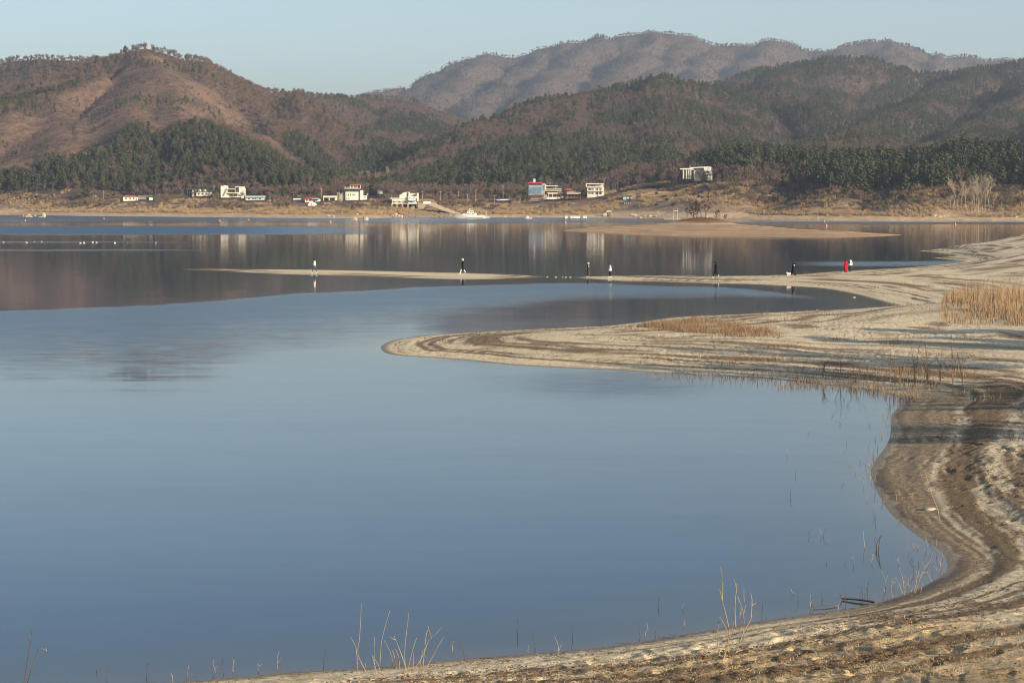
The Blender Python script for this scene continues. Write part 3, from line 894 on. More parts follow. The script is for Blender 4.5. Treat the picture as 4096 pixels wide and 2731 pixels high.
def sliver(mb, p, d, L, w, rnd):
    d = Vector(d).normalized()
    s = d.cross(Vector((rnd.gauss(0, 1), rnd.gauss(0, 1), rnd.gauss(0, 1)))).normalized() * w
    p = Vector(p)
    mb.add([p - s, p + s, p + d * L], [(0, 1, 2)])

def bare_meshes(seed, h=7.5, spread=2.4, w=.14, n=250, shrub=False):
    rnd = random.Random(seed)
    tr = MB(); cr = MB()
    base = []
    if shrub:
        for i in range(8):
            a = rnd.uniform(0, 6.28); t = rnd.uniform(.1, .95)
            e = Vector((math.cos(a) * spread * t, math.sin(a) * spread * t, h * rnd.uniform(.5, .8)))
            tr.tube([(0, 0, -.3), e * .5 + Vector((0, 0, h * .12)), e], [.06, .045, .02], 3, cap=False)
            base.append((e * .4, e))
    else:
        tr.tube([(0, 0, -.6), (rnd.uniform(-.1, .1), 0, h * .3), (rnd.uniform(-.2, .2), rnd.uniform(-.2, .2), h * .62), (0, 0, h * .9)], [.15, .11, .06, .02], 5)
        for i in range(9):
            a = i * 2.4 + rnd.uniform(-.4, .4); z0 = h * rnd.uniform(.28, .6)
            r = spread * rnd.uniform(.5, .95)
            e = Vector((math.cos(a) * r, math.sin(a) * r, min(h * .92, z0 + h * rnd.uniform(.18, .4))))
            tr.tube([(0, 0, z0), (e + Vector((0, 0, z0))) * .5 - Vector((0, 0, .1)), e], [.06, .045, .018], 3, cap=False)
            base.append((Vector((0, 0, z0)), e))
        base.append((Vector((0, 0, h * .5)), Vector((0, 0, h * .95))))
    for i in range(n):
        a, e = rnd.choice(base)
        t = rnd.uniform(.45, 1.0)
        p = a.lerp(e, t) + Vector((rnd.gauss(0, .22), rnd.gauss(0, .22), rnd.gauss(0, .2)))
        d = (e - a).normalized() * .8 + Vector((rnd.gauss(0, .55), rnd.gauss(0, .55), rnd.gauss(.5, .4)))
        sliver(cr, p, d, rnd.uniform(.5, 1.25) * (1 if not shrub else .9), w * rnd.uniform(.5, 1.2), rnd)
    return tr.mesh("bare_trunk"), cr.mesh("bare_crown")

def tuft_mesh(seed, n=34, h=1.3, r=.55, w=.05):
    rnd = random.Random(seed); mb = MB()
    for i in range(n):
        a = rnd.uniform(0, 6.28); q = r * math.sqrt(rnd.random())
        p = Vector((math.cos(a) * q, math.sin(a) * q, -.1))
        d = Vector((math.cos(a) * .25 + rnd.gauss(0, .12), math.sin(a) * .25 + rnd.gauss(0, .12), 1))
        sliver(mb, p, d, h * rnd.uniform(.6, 1.15), w * rnd.uniform(.7, 1.3), rnd)
    return mb.mesh("grass_tuft")

def joined(name, parts):
    """one mesh out of (mesh, material) pairs, for the forest stuff"""
    bm = bmesh.new(); mats = []
    for i, (me, mat) in enumerate(parts):
        n0 = len(bm.faces); bm.from_mesh(me); bm.faces.ensure_lookup_table()
        for f in bm.faces[n0:]: f.material_index = i
        mats.append(mat)
    me = bpy.data.meshes.new(name); bm.to_mesh(me); bm.free()
    for m in mats: me.materials.append(m)
    return me

PINES = [pine_meshes(100 + i) for i in range(4)]
BARES = [bare_meshes(200 + i) for i in range(4)]
SHRUBS = [bare_meshes(300 + i, 3.3, 2.0, .075, 210, True) for i in range(3)]
TUFTS = [tuft_mesh(400 + i) for i in range(2)]
for t, c in PINES: t.materials.append(M_PBARK); c.materials.append(M_PINE)
for t, c in BARES: t.materials.append(M_BARK); c.materials.append(M_TWIG)
for t, c in SHRUBS: t.materials.append(M_BARK); c.materials.append(M_SHRUB)

def proto_collection(name, meshes):
    c = bpy.data.collections.new(name)
    for i, me in enumerate(meshes):
        o = bpy.data.objects.new("%s_%02d" % (name, i), me)
        c.objects.link(o)
    return c

def scatter(name, col, nkind, P, scl, rnd_seed):
    """one stuff object: a point set that carries copies of the tree meshes"""
    r = np.random.default_rng(rnd_seed)
    me = bpy.data.meshes.new(name)
    n = len(P)
    me.vertices.add(n)
    me.vertices.foreach_set('co', np.ascontiguousarray(P, np.float32).ravel())
    for an, av in (('scl', scl), ('rot', r.uniform(0, 6.283, n))):
        a = me.attributes.new(an, 'FLOAT', 'POINT'); a.data.foreach_set('value', np.asarray(av, np.float32))
    a = me.attributes.new('knd', 'INT', 'POINT'); a.data.foreach_set('value', r.integers(0, nkind, n).astype(np.int32))
    o = bpy.data.objects.new(name, me); COL.objects.link(o)
    g = bpy.data.node_groups.new(name, 'GeometryNodeTree')
    g.interface.new_socket('Geometry', in_out='INPUT', socket_type='NodeSocketGeometry')
    g.interface.new_socket('Geometry', in_out='OUTPUT', socket_type='NodeSocketGeometry')
    N = g.nodes; L = g.links
    gi = N.new('NodeGroupInput'); go = N.new('NodeGroupOutput')
    ci = N.new('GeometryNodeCollectionInfo')
    ci.inputs['Collection'].default_value = col
    ci.inputs['Separate Children'].default_value = True
    ci.inputs['Reset Children'].default_value = True
    iop = N.new('GeometryNodeInstanceOnPoints')
    iop.inputs['Pick Instance'].default_value = True
    def na(nm, ty):
        q = N.new('GeometryNodeInputNamedAttribute'); q.data_type = ty; q.inputs['Name'].default_value = nm
        return q.outputs[0]
    cx = N.new('ShaderNodeCombineXYZ'); L.new(na('rot', 'FLOAT'), cx.inputs[2])
    L.new(gi.outputs[0], iop.inputs['Points']); L.new(ci.outputs[0], iop.inputs['Instance'])
    L.new(na('knd', 'INT'), iop.inputs['Instance Index'])
    L.new(cx.outputs[0], iop.inputs['Rotation'])
    L.new(na('scl', 'FLOAT'), iop.inputs['Scale'])
    L.new(iop.outputs[0], go.inputs[0])
    md = o.modifiers.new("scatter", 'NODES'); md.node_group = g
    return o

PINE_PX = [
    [(0, 695), (70, 690), (120, 690), (208, 635), (268, 652), (387, 618), (476, 575), (506, 512), (536, 497), (595, 512), (607, 540), (637, 552), (714, 512), (803, 500), (893, 517), (952, 552), (1071, 606), (1131, 652), (1250, 707), (1340, 745), (1320, 765), (1130, 762), (1010, 732), (982, 695), (863, 660), (774, 700), (744, 732), (655, 725), (660, 768), (565, 775), (420, 790), (340, 790), (320, 725), (160, 800), (150, 755), (0, 757)],
    [(0, 398), (0, 455), (149, 388), (357, 322), (300, 330), (150, 368)],
    [(1380, 735), (1419, 735), (1568, 728), (1717, 668), (1865, 626), (1985, 572), (2133, 542), (2223, 555), (2371, 536), (2401, 578), (2550, 596), (2700, 602), (2760, 660), (2700, 655), (2490, 672), (2430, 708), (2340, 722), (2193, 720), (2074, 755), (1955, 760), (1836, 765), (1480, 765), (1380, 760)],
    [(2600, 596), (2759, 662), (2823, 604), (3013, 573), (3236, 604), (3490, 604), (3809, 592), (3904, 558), (4096, 571), (4400, 560), (4400, 740), (4000, 738), (3732, 770), (3460, 782), (3382, 782), (3204, 706), (3140, 674), (2918, 692), (2848, 674), (2759, 662), (2600, 655)],
    [(1440, 590), (1520, 560), (1600, 600), (1580, 690), (1480, 720), (1400, 700)],
    [(1150, 520), (1250, 560), (1330, 640), (1400, 720), (1330, 720), (1220, 640), (1130, 570)],
]
# things standing on the far shore: pixel rectangles kept free of trees in front (u0, u1, v_top, v_base)
KEEP = [(486, 556, 778, 806), (553, 615, 780, 803), (745, 845, 752, 788), (880, 990, 740, 795), (985, 1066, 780, 803), (1170, 1208, 785, 802), (1215, 1290, 775, 815), (1228, 1270, 806, 826), (1292, 1352, 780, 803),
        (1374, 1470, 735, 805), (1462, 1530, 760, 788), (1545, 1700, 765, 872), (2050, 2200, 712, 822), (2178, 2258, 732, 803), (2256, 2345, 752, 803), (2343, 2420, 732, 795), (2716, 2796, 664, 728), (2822, 2858, 664, 728),
        (2485, 2545, 780, 822), (1690, 1960, 815, 880), (1960, 2040, 790, 806)]

def free_of_things(u, v, top):
    ok = np.ones(u.shape, bool)
    for a, b, t, vb in KEEP:
        hit_ = (u > a - 9) & (u < b + 9) & (v > vb - 7) & (top < vb - 1) & (v < vb + 60)
        ok &= ~hit_
    return ok

def grow_far():
    out = {}
    P, K, S = [], [], []      # K: 0 pine 1 bare 2 shrub 3 tuft
    r = np.random.default_rng(77)
    for y0, y1, sp in ((800, 1330, 4.6), (1330, 1750, 4.9), (1750, 3200, 6.0), (3200, 5350, 9.5)):
        xs = np.arange(-.30 * y1, .30 * y1, sp); ys = np.arange(y0, y1, sp)
        X, Y = np.meshgrid(xs, ys); X = X.ravel() + r.uniform(-.5, .5, X.size) * sp; Y = Y.ravel() + r.uniform(-.5, .5, Y.size) * sp
        k = np.abs(X / Y) < .285
        X, Y = X[k], Y[k]
        Z = far_z(X, Y)
        inl = np.maximum(Y - np.interp(X, FS[:, 0], FS[:, 1]), Z * 10)
        j = np.clip(np.searchsorted(FAR_S, X / Y), 0, len(FAR_S) - 1); i = np.clip(np.searchsorted(FAR_Y, Y) - 2, 0, len(FAR_Y) - 1)
        k = ((Z + 8 - H) / Y > FAR_RUN[i, j] - .0006) & (inl > 52)
        X, Y, Z, inl = X[k], Y[k], Z[k], inl[k]
        u, v = proj(X, Y, Z)
        wob = 22 * fbm(X / 45, Y / 45, 3, 52)
        pp = np.full(X.shape, .07)
        nz = fbm(X / 110, Y / 110, 4, 53)
        mixed = (v < 600) & (Y > 1400) & (Y < 3200) & (u > 2380)
        pp = np.where(mixed, (.18 + .68 * sstep(-.22, .15, nz)), pp)
        top_r3 = (Y > 2450) & (Y < 3000) & (u > 2900) & (v < 310)
        pp = np.where(top_r3, .8, pp)
        m2 = (u > 1330) & (u < 2300) & (Y > 1500) & (Y < 3200)
        pp = np.where(m2, (.05 + .72 * sstep(-.02, .28, nz)), pp)
        pp = np.where(Y > 3300, (.03 + .5 * sstep(.0, .3, nz)), pp)
        left = (u < 1330) & (Y > 1300)
        pp = np.where(left, (.015 + .55 * sstep(.1, .35, nz)), pp)
        uw, vw = u + wob, v - 18 + wob * .6
        for poly in PINE_PX:
            pp = np.where(inpoly(uw, vw, poly), np.where(fbm(X / 30, Y / 30, 3, 58) > .22, .45, .96), pp)
        pp = np.where((Y < 1330) & (v > 765), pp * .15, pp)
        dens = np.ones(X.shape)
        clear = inpoly(u + 25 * fbm(X / 80, Y / 80, 3, 51), v + 25 * fbm(X / 80, Y / 80, 3, 51), CLEAR_PX) & (Y < 2400) & (pp < .9)
        dens = np.where(clear, .45 + .5 * sstep(-.15, .4, nz), dens)
        # by the shore: open bank with clumps of brush, bare grass slope on the knoll
        bank = (inl < 150) & (Z < 14)
        cl = fbm(X / 22, Y / 22, 3, 54)
        dens = np.where(bank, .22 + .75 * sstep(-.15, .22, cl), dens)
        dens = np.where(inpoly(u, v, TANHILL_PX) & (Y < 1250), .015, dens)
        dens = np.where((u > 2440) & (u < 2900) & (v > 735) & (Y < 1200), dens * .3, dens)
        rr = r.random(X.size)
        k = rr < dens
        X, Y, Z, inl, u, v, pp, clear, bank = [q[k] for q in (X, Y, Z, inl, u, v, pp, clear, bank)]
        rk = r.random(X.size)
        kind = np.where(rk < pp, 0, 1)
        kind = np.where((kind == 1) & (bank | (clear & (r.random(X.size) < .8))), 2, kind)
        big = np.interp(Y, [900, 1300, 3200, 5200], [1.0, .88, .85, 1.05])
        sc = r.uniform(.62, 1.35, X.size) * big
        sc = np.where(kind == 1, sc * .92, sc)
        sc = np.where(clear, sc * .55, sc)
        sc = np.where(clear & (kind == 2), sc * .8, sc)
        rt = (u > 2850) & (Y < 1150)
        sc = np.where(rt & (kind == 0), sc * 1.08, sc); sc = np.where(rt & (kind == 2), sc * 1.3, sc)
        hgt = np.select([kind == 0, kind == 1], [8 * sc, 7.5 * sc], 3.3 * sc)
        tv = V0 - F * (Z + hgt - H) / Y
        k = free_of_things(u, v, tv) | (Y > 1500)
        P.append(np.stack([X, Y, Z], 1)[k]); K.append(kind[k]); S.append(sc[k])
    P = np.concatenate(P); K = np.concatenate(K); S = np.concatenate(S)
    # dead grass on the bank
    X = r.uniform(-.29, .29, 26000); Y = np.interp(X * 1050, FS[:, 0], FS[:, 1]) + r.uniform(24, 120, X.size); X = X * Y
    Y = np.interp(X, FS[:, 0], FS[:, 1]) + r.uniform(26, 120, X.size)
    k = fbm(X / 18, Y / 18, 3, 56) > np.interp(Y - np.interp(X, FS[:, 0], FS[:, 1]), [20, 40, 80, 120], [.12, -.12, .0, .15])
    X, Y = X[k], Y[k]
    Zg = far_z(X, Y)
    T = np.stack([X, Y, Zg], 1)
    u, v = proj(X, Y, Zg)
    T = T[free_of_things(u, v, v - 12)]
    return P, K, S, T

FP, FK, FSC, FT = grow_far()
print("far plants", [int((FK == i).sum()) for i in range(3)], len(FT))

def individuals(kind, protos, n, name, labels, cat, group, stuff_name, seed):
    """the n that show largest become things of their own, the rest one mass"""
    r = random.Random(seed)
    idx = np.where(FK == kind)[0]
    app = FSC[idx] / FP[idx][:, 1]
    order = idx[np.argsort(-app)]
    near, rest = order[:n], order[n:]
    roots = []
    for t, c in protos:
        roots.append((t, c))
    for k in near:
        t, c = r.choice(roots)
        x, y, z = FP[k]
        e = empty(name, (x, y, z - .1), r.uniform(0, 6.28))
        e.scale = (FSC[k],) * 3
        for nm, me in (("trunk", t), ("crown", c)):
            o = bpy.data.objects.new(nm, me); COL.objects.link(o); o.parent = e
        zone = int(np.digitize(proj(x, y, z)[0], (1330, 2440)))
        tag(e, labels[zone], cat, group + (" at the foot of the left hill", " behind the village cafes", " around and beyond the grassy knoll")[zone])
    col = proto_collection(stuff_name, [joined(stuff_name + "_mesh", [(t, t.materials[0]), (c, c.materials[0])]) for t, c in protos])
    o = scatter(stuff_name, col, len(protos), FP[rest], FSC[rest], seed)
    tag(o, kind="stuff")
    return near

individuals(0, PINES, 300, "pine_tree", ("dark green pine at the foot of the bare topped left hill", "dark green pine on the slope behind the village cafes and the stilted building", "dark green pine in the dense stand around and beyond the grassy knoll"), "pine tree", "front pines", "pine_forest", 1)
individuals(1, BARES, 260, "bare_tree", ("leafless brown tree behind the cottages at the foot of the left hill", "leafless brown tree behind the village cafes and the stilted building", "leafless brown tree around or beyond the grassy knoll"), "tree", "leafless trees", "bare_forest", 2)
individuals(2, SHRUBS, 300, "bank_shrub", ("rounded leafless brown shrub on the bank below the left cottages", "rounded leafless brown shrub on the bank below the village cafes", "rounded leafless brown shrub on the bank below or beyond the grassy knoll"), "shrub", "leafless bank shrubs", "brush", 3)
TUFTC = []
for me in TUFTS:
    me.materials.append(M_GOLD); TUFTC.append(me)
og = scatter("bank_grass", proto_collection("bank_grass", TUFTC), 2, FT, np.random.default_rng(9).uniform(.6, 1.35, len(FT)), 4)
tag(og, kind="stuff")
# ================================================================ THINGS ON THE FAR SHORE
M_WHITE = plain("white_render", (0.68, 0.63, 0.53), 0.8, 0.10, 0.6)
M_PAINT = plain("white_paint", (0.66, 0.65, 0.62), 0.45, 0.06, 0.8)
M_GREYW = plain("grey_cladding", (0.30, 0.275, 0.235), 0.7, 0.12, 0.5)
M_CONC = plain("weathered_concrete", (0.33, 0.285, 0.22), 0.9, 0.22, 0.7)
M_DARK = plain("dark_steel", (0.045, 0.045, 0.05), 0.6, 0.2)
M_BROWN = plain("stained_timber", (0.14, 0.075, 0.05), 0.8, 0.25)
M_REDROOF = plain("red_metal_roof", (0.40, 0.05, 0.065), 0.55, 0.12, 0.8)
M_TILE = plain("rust_tile_roof", (0.36, 0.11, 0.065), 0.8, 0.2)
M_GREENROOF = plain("dark_green_roof", (0.045, 0.085, 0.055), 0.7, 0.2)
M_PALEROOF = plain("pale_blue_sheet_roof", (0.36, 0.44, 0.46), 0.6, 0.12)
M_BLUE = plain("sky_blue_paint", (0.22, 0.42, 0.62), 0.5, 0.1)
M_GRAIL = plain("green_rail_paint", (0.06, 0.34, 0.22), 0.5, 0.15)
M_SLATE = plain("slate_roof", (0.055, 0.055, 0.065), 0.7, 0.2)
M_ROCK = plain("granite", (0.40, 0.34, 0.26), 0.9, 0.3, 1.5)
M_ROCKD = plain("dark_stone", (0.20, 0.165, 0.125), 0.95, 0.35, 1.8)
M_RUB = plain("tyre_rubber", (0.03, 0.03, 0.03), 0.8)
M_LGRASS = leafy("lawn_bush", (0.03, 0.045, 0.02), (0.07, 0.09, 0.04))

def glass(name, col, rough=0.12):
    m, nt, p = new_mat(name)
    n = noise(nt, 0.8, 3, 0.5)
    nt.links.new(ramp(nt, n.outputs[0], [(0.35, tuple(c * .6 for c in col)), (0.65, col)]), p.inputs['Base Color'])
    p.inputs['Roughness'].default_value = rough
    p.inputs['Specular IOR Level'].default_value = 0.6
    return m
M_GLASS = glass("dark_window_glass", (0.045, 0.055, 0.06))
M_BGLASS = glass("blue_curtain_glass", (0.10, 0.24, 0.40), 0.2)
M_LGLASS = glass("pale_window_glass", (0.22, 0.23, 0.20), 0.2)

class Bld:
    """a building laid out in photograph pixels at its own real distance"""
    def __init__(s, name, label, u, vb, rz=0.0, cat="building", D=None, group=None):
        if D is None:
            x, y, z = hit(u, vb)
        else:
            x, y, z = W(u, vb, D)
        s.u, s.vb, s.k = u, vb, y / F
        s.root = tag(empty(name, (x, y, z), rz), label, cat, group)
    def X(s, u): return (u - s.u) * s.k
    def Z(s, v): return (s.vb - v) * s.k
    def box(s, part, u0, u1, v0, v1, y0, y1, mat, parent=None):
        return MB().box(s.X(u0), s.X(u1), y0, y1, s.Z(v1), s.Z(v0)).build(part, mat, parent or s.root)
    def prism(s, part, pts, y0, y1, mat, parent=None):
        return MB().prism([(s.X(u), s.Z(v)) for u, v in pts], y0, y1).build(part, mat, parent or s.root)
    def hip(s, part, u0, u1, v0, v1, ridge, y0, y1, mat):
        """hipped roof, eaves at v1, ridge at v0 over ridge=(ua, ub)"""
        ym = (y0 + y1) / 2; a, b = s.X(u0), s.X(u1); ra, rb = s.X(ridge[0]), s.X(ridge[1]); z0, z1 = s.Z(v1), s.Z(v0)
        m = MB().add([(a, y0, z0), (b, y0, z0), (b, y1, z0), (a, y1, z0), (ra, ym, z1), (rb, ym, z1)], [(0, 1, 5, 4), (1, 2, 5), (2, 3, 4, 5), (3, 0, 4), (3, 2, 1, 0)])
        return m.build(part, mat, s.root)
    def win(s, u0, u1, v0, v1, y, mat=None, part="window", frame=None):
        f = .10
        fr = MB(); a, b, c, d = s.X(u0), s.X(u1), s.Z(v1), s.Z(v0)
        fr.box(a - f, b + f, y - .08, y + .02, d, d + f).box(a - f, b + f, y - .08, y + .02, c - f, c)
        fr.box(a - f, a, y - .08, y + .02, c, d).box(b, b + f, y - .08, y + .02, c, d)
        o = fr.build(part, frame or M_WHITE, s.root)
        MB().box(a, b, y - .03, y + .015, c, d).build("pane", mat or M_GLASS, o)
        return o
    def posts(s, us, v0, v1, y, r, mat, part="post"):
        for u in us:
            MB().box(s.X(u) - r, s.X(u) + r, y - r, y + r, s.Z(v1), s.Z(v0)).build(part, mat, s.root)
    def rail(s, part, u0, u1, v0, v1, y, n, mat):
        o = MB().box(s.X(u0), s.X(u1), y - .04, y + .04, s.Z(v0) - .08, s.Z(v0)).box(s.X(u0), s.X(u1), y - .03, y + .03, (s.Z(v0) + s.Z(v1)) / 2 - .03, (s.Z(v0) + s.Z(v1)) / 2 + .03).build(part, mat, s.root)
        for i in range(n + 1):
            x = s.X(u0) + (s.X(u1) - s.X(u0)) * i / n
            MB().box(x - .05, x + .05, y - .05, y + .05, s.Z(v1), s.Z(v0) - .085).build("rail_post", mat, o)

# 1 cottage with rust roof, far left
b = Bld("cottage", "small white cottage with a rust red hipped roof, left of all the houses", 522, 803, .25)
b.box("wall", 492, 550, 788, 806, -3.5, 3.5, M_WHITE); b.hip("roof", 488, 554, 781, 788, (506, 538), -4.1, 4.1, M_TILE)
for a in (500, 516, 530): b.win(a, a + 6, 791, 798, -3.5)
b.box("door", 541, 545, 792, 803, -3.6, -3.5, M_BROWN)
# 2 low black-and-white cabins
b = Bld("cabin", "low dark cabin with two white framed windows beside the rust roofed cottage", 580, 801, .1)
b.box("wall", 555, 606, 786, 804, -2.5, 2.5, M_DARK); b.box("roof", 553, 609, 784, 786, -2.9, 2.9, M_GREYW)
for a in (556, 572): b.win(a, a + 11, 789, 795, -2.5, M_LGLASS)
b.box("porch", 598, 612, 791, 804, -3.8, -2.5, M_WHITE)
# 3 dark framed pavilion + green roofed dormer cottage
b = Bld("pavilion", "open dark framed two-storey pavilion beside the green roofed cottage", 772, 785, .15)
b.box("wall", 768, 800, 757, 788, -2, 4, M_GREYW); b.posts((750, 759, 768), 757, 788, -3, .15, M_DARK)
b.box("deck", 747, 800, 770, 772, -3.4, -2.02, M_DARK); b.box("roof", 746, 802, 754, 757, -3.4, 4.4, M_DARK)
b.win(774, 782, 760, 768, -2); b.win(786, 794, 760, 768, -2); b.win(776, 792, 775, 784, -2)
b = Bld("dormer_cottage", "white cottage under a dark green roof with two white gabled dormers", 815, 784, -.1)
b.box("wall", 790, 842, 770, 787, -3.4, 3.4, M_WHITE); b.hip("roof", 784, 846, 757, 770, (796, 834), -4, 4, M_GREENROOF)
for a in (798, 819):
    d = b.prism("dormer", [(a, 769), (a + 14, 769), (a + 7, 761)], -4.1, -1.2, M_WHITE); MB().box(b.X(a + 5), b.X(a + 9), -4.16, -4.09, b.Z(768), b.Z(765)).build("pane", M_GLASS, d)
for a in (796, 812, 828): b.win(a, a + 8, 774, 781, -3.4)
# 4 modern white building
b = Bld("modern_villa", "modern white villa with a tall blank tower and dark two-storey glass front", 935, 789, .06)
b.box("tower", 885, 911, 745, 792, -3, 5, M_WHITE); b.box("roof_parapet", 898, 906, 743, 745, -1, 1, M_WHITE)
b.box("side_tower", 880, 884.8, 746, 792, 0, 5, M_GREYW)
b.box("upper_room", 941, 978, 748, 792, -3, 5, M_WHITE); b.box("glass_wall", 911.1, 940.9, 759, 773, -1.5, 4, M_GLASS)
b.box("roof", 911.1, 940.9, 756.5, 759, -3.2, 4.5, M_WHITE); b.box("balcony", 911.1, 956, 772, 775, -3.9, -1.52, M_WHITE)
b.box("ground_wall", 911.1, 940.9, 775.2, 792, -1.4, 4, M_WHITE)
b.win(943, 957, 750, 771, -3, M_GLASS); b.win(916, 930, 777, 787, -1.4, M_LGLASS); b.win(936, 950, 777, 787, -3, M_GLASS)
for u, v in ((894, 760), (902, 761), (898, 765), (894, 776), (963, 752), (961, 780)): b.win(u - .8, u + .8, v - .8, v + .8, -3)
b.win(973, 975, 762, 770, -3); b.win(969, 972, 776, 782, -3)
b.prism("outside_stair", [(896, 784), (899, 784), (911, 758), (911, 754)], -3.9, -3.02, M_GREYW)
b.box("side_wing", 978.1, 981, 754, 790, -2, 4, M_WHITE); b.box("water_tank", 976, 984, 775, 783, -3.2, -2.1, M_PAINT)
b.box("terrace_wall", 905, 972, 788, 791, -5, -4.6, M_WHITE)
b = Bld("banner", "long pale blue banner on posts before the white villa tower", 880, 791, 0, "banner")
b.box("sheet", 867, 895, 785, 789, -7, -6.95, M_BLUE); b.posts((868, 881, 894), 784, 795, -6.8, .06, M_DARK)
# 5 long low house
b = Bld("long_house", "long low white house under a pale blue sheet metal roof", 1022, 800, -.05)
b.box("wall", 986, 1058, 790, 803, -3, 3, M_WHITE); b.prism("roof", [(985, 783.5), (1060, 783.5), (1062, 791), (983, 791)], -3.8, 3.6, M_PALEROOF)
for a in (996, 1012, 1022, 1040): b.win(a, a + 7, 793, 798, -3)
b.box("door", 1032, 1036, 793, 801, -3.08, -3, M_BLUE)
b.box("arched_gate", 969, 979, 784, 794, -3.3, -3, M_WHITE)
# 6 long white block + frame
b = Bld("low_white_wall", "long low cream block wall lying in the grass", 1188, 799, 0, "wall"); b.box("block", 1173, 1203, 793.5, 799.5, -1, 1, M_WHITE)
b = Bld("solar_frame", "small pale tilted solar panel frame on legs behind the cream block wall", 1196, 792, 0, "solar panel", D=1195)
b.box("panel", 1187, 1204, 784, 790, -.1, .1, M_GREYW); b.box("frame", 1186, 1205, 783, 784, -.15, .15, M_PAINT); b.posts((1188, 1196, 1203), 784, 801, .3, .08, M_PAINT, "leg")
# 7 red roof cottage
b = Bld("red_cottage", "white cottage with a bright red roof and a blue awning", 1250, 806, .05)
b.box("wall", 1221, 1280, 797, 812, -3, 4, M_WHITE); b.hip("roof", 1219, 1282, 788.5, 797.2, (1234, 1270), -3.6, 4.6, M_REDROOF)
b.box("awning", 1249, 1280, 794.5, 797.5, -5, -3.62, M_BLUE)
for a in (1225, 1238, 1250, 1263): b.win(a, a + 7, 799, 804, -3)
b.box("door", 1257.5, 1261, 799, 807, -3.1, -3, M_BROWN)
b = Bld("gable_house", "dark brown gabled house with a white lattice window behind the red roof", 1257, 790, 0, D=1215)
b.prism("roof", [(1243, 793), (1276, 793), (1276, 784), (1268, 776), (1262, 778)], -3, 5, M_BROWN); b.win(1264, 1271, 780, 786, -3, M_LGLASS)
b.box("wall", 1245, 1275, 793.1, 803, -2.8, 4.8, M_BROWN)
# 8 arched greenhouse
b = Bld("arched_tent", "white barrel shaped arched greenhouse on the grass with a small grey door", 1249, 823, 0, "greenhouse")
arc = [(1249 + 16 * math.cos(t), 824 - 15 * math.sin(t) ** .8) for t in [math.pi * i / 14 for i in range(15)]]
b.prism("cover", arc, -2.5, 3.5, M_PAINT); b.box("door", 1245.5, 1250, 815, 823, -2.6, -2.5, M_GREYW)
# 9 white carport
b = Bld("carport", "open white concrete carport with three square posts", 1321, 802, 0)
b.box("roof", 1294, 1348, 784, 791, -3, 3, M_WHITE); b.posts((1296, 1318.5, 1343, 1347), 791.1, 804, -2.5, .25, M_WHITE); b.box("back_wall", 1296, 1346, 791.1, 804, 2.5, 2.8, M_GREYW)
# 10 white two storey with roof deck
b = Bld("white_cafe", "white two-storey block with a glazed top floor and rust coloured roof pergola", 1418, 800, .10)
b.box("wall", 1382, 1440, 768, 806, -4, 5, M_WHITE); b.box("stair_tower", 1440.1, 1452, 762, 806, -5, 5, M_WHITE)
b.box("rear_wing", 1452.1, 1468, 783, 800, -1, 5, M_WHITE); b.box("glass_floor", 1385, 1436, 757, 767.9, -3.2, 4.5, M_GLASS)
b.box("roof_deck", 1377, 1440, 754.5, 756.9, -4.8, 5, M_GREYW); b.rail("deck_railing", 1377, 1432, 749, 754.4, -4.7, 10, M_PAINT)
b.posts((1402, 1414, 1428, 1441), 741, 754, -1, .14, M_PAINT); b.box("pergola_roof", 1398, 1442, 738.5, 741, -3, 4, M_TILE)
for a in (1386, 1393, 1400, 1407): b.win(a, a + 2.6, 775, 785, -4)
b.win(1412, 1419, 776, 780.5, -4); b.win(1435, 1437, 776, 779, -4)
for a in (1385, 1393): b.win(a, a + 4, 791, 799, -4, M_LGLASS)
b.win(1456, 1462, 787, 792, -1)
# 11 dark barn roof
b = Bld("slate_house", "house under a steep dark slate roof with pale gable ends", 1500, 783, -.35, D=1230)
b.prism("roof", [(1478, 782), (1518, 782), (1520, 766), (1490, 766)], -3, 6, M_SLATE); b.prism("gable", [(1516, 776), (1527, 776), (1521, 764)], -3.1, 5.8, M_PAINT); b.prism("gable", [(1471, 782), (1480, 782), (1476, 773)], -3.2, -2.9, M_PAINT)
b.box("wall", 1478, 1520, 782.1, 800, -2.8, 5.5, M_WHITE)
b = Bld("tin_sheds", "cluster of low dark sheet roofed sheds with a red fascia beside the stilted building", 1540, 822, 0, D=1080)
b.box("wall", 1500, 1562, 812, 828, 0, 7, M_BROWN); b.prism("roof", [(1520, 812), (1530, 799), (1560, 796), (1566, 806), (1566, 812)], -1, 7.5, M_SLATE); b.box("fascia", 1532, 1560, 806, 809, -1.3, -1.02, M_REDROOF); b.prism("lean_to_roof", [(1496, 812), (1499, 807), (1518, 803), (1519, 812)], -1, 6, M_TILE)
# 12 stilted pier building
b = Bld("stilt_building", "white lakeside building raised on concrete stilts with a curved roof tower and blue awning", 1612, 846, 0, D=1062)
b.box("deck", 1562, 1672, 815, 817.5, -3, 9, M_CONC)
b.box("wall", 1568, 1632, 795.5, 814.9, -1, 8, M_WHITE); b.box("roof", 1561, 1634, 792, 795.4, -1.6, 8.5, M_WHITE)
b.box("right_wing", 1632.1, 1664, 794, 814.9, -2.2, 8, M_WHITE); b.box("balcony", 1632.1, 1668, 786, 793.9, -2.6, 8, M_WHITE); b.box("upper_room", 1634, 1668, 773, 785.9, 0, 7, M_WHITE); b.box("end_wall", 1668.1, 1671.5, 772, 806, -2.6, 8, M_WHITE)
b.prism("curved_tower", [(1598, 792), (1598, 779), (1607, 778.5), (1607, 773.5), (1614, 770.5), (1622, 768.6), (1636, 768), (1634, 792)], 1, 7, M_WHITE)
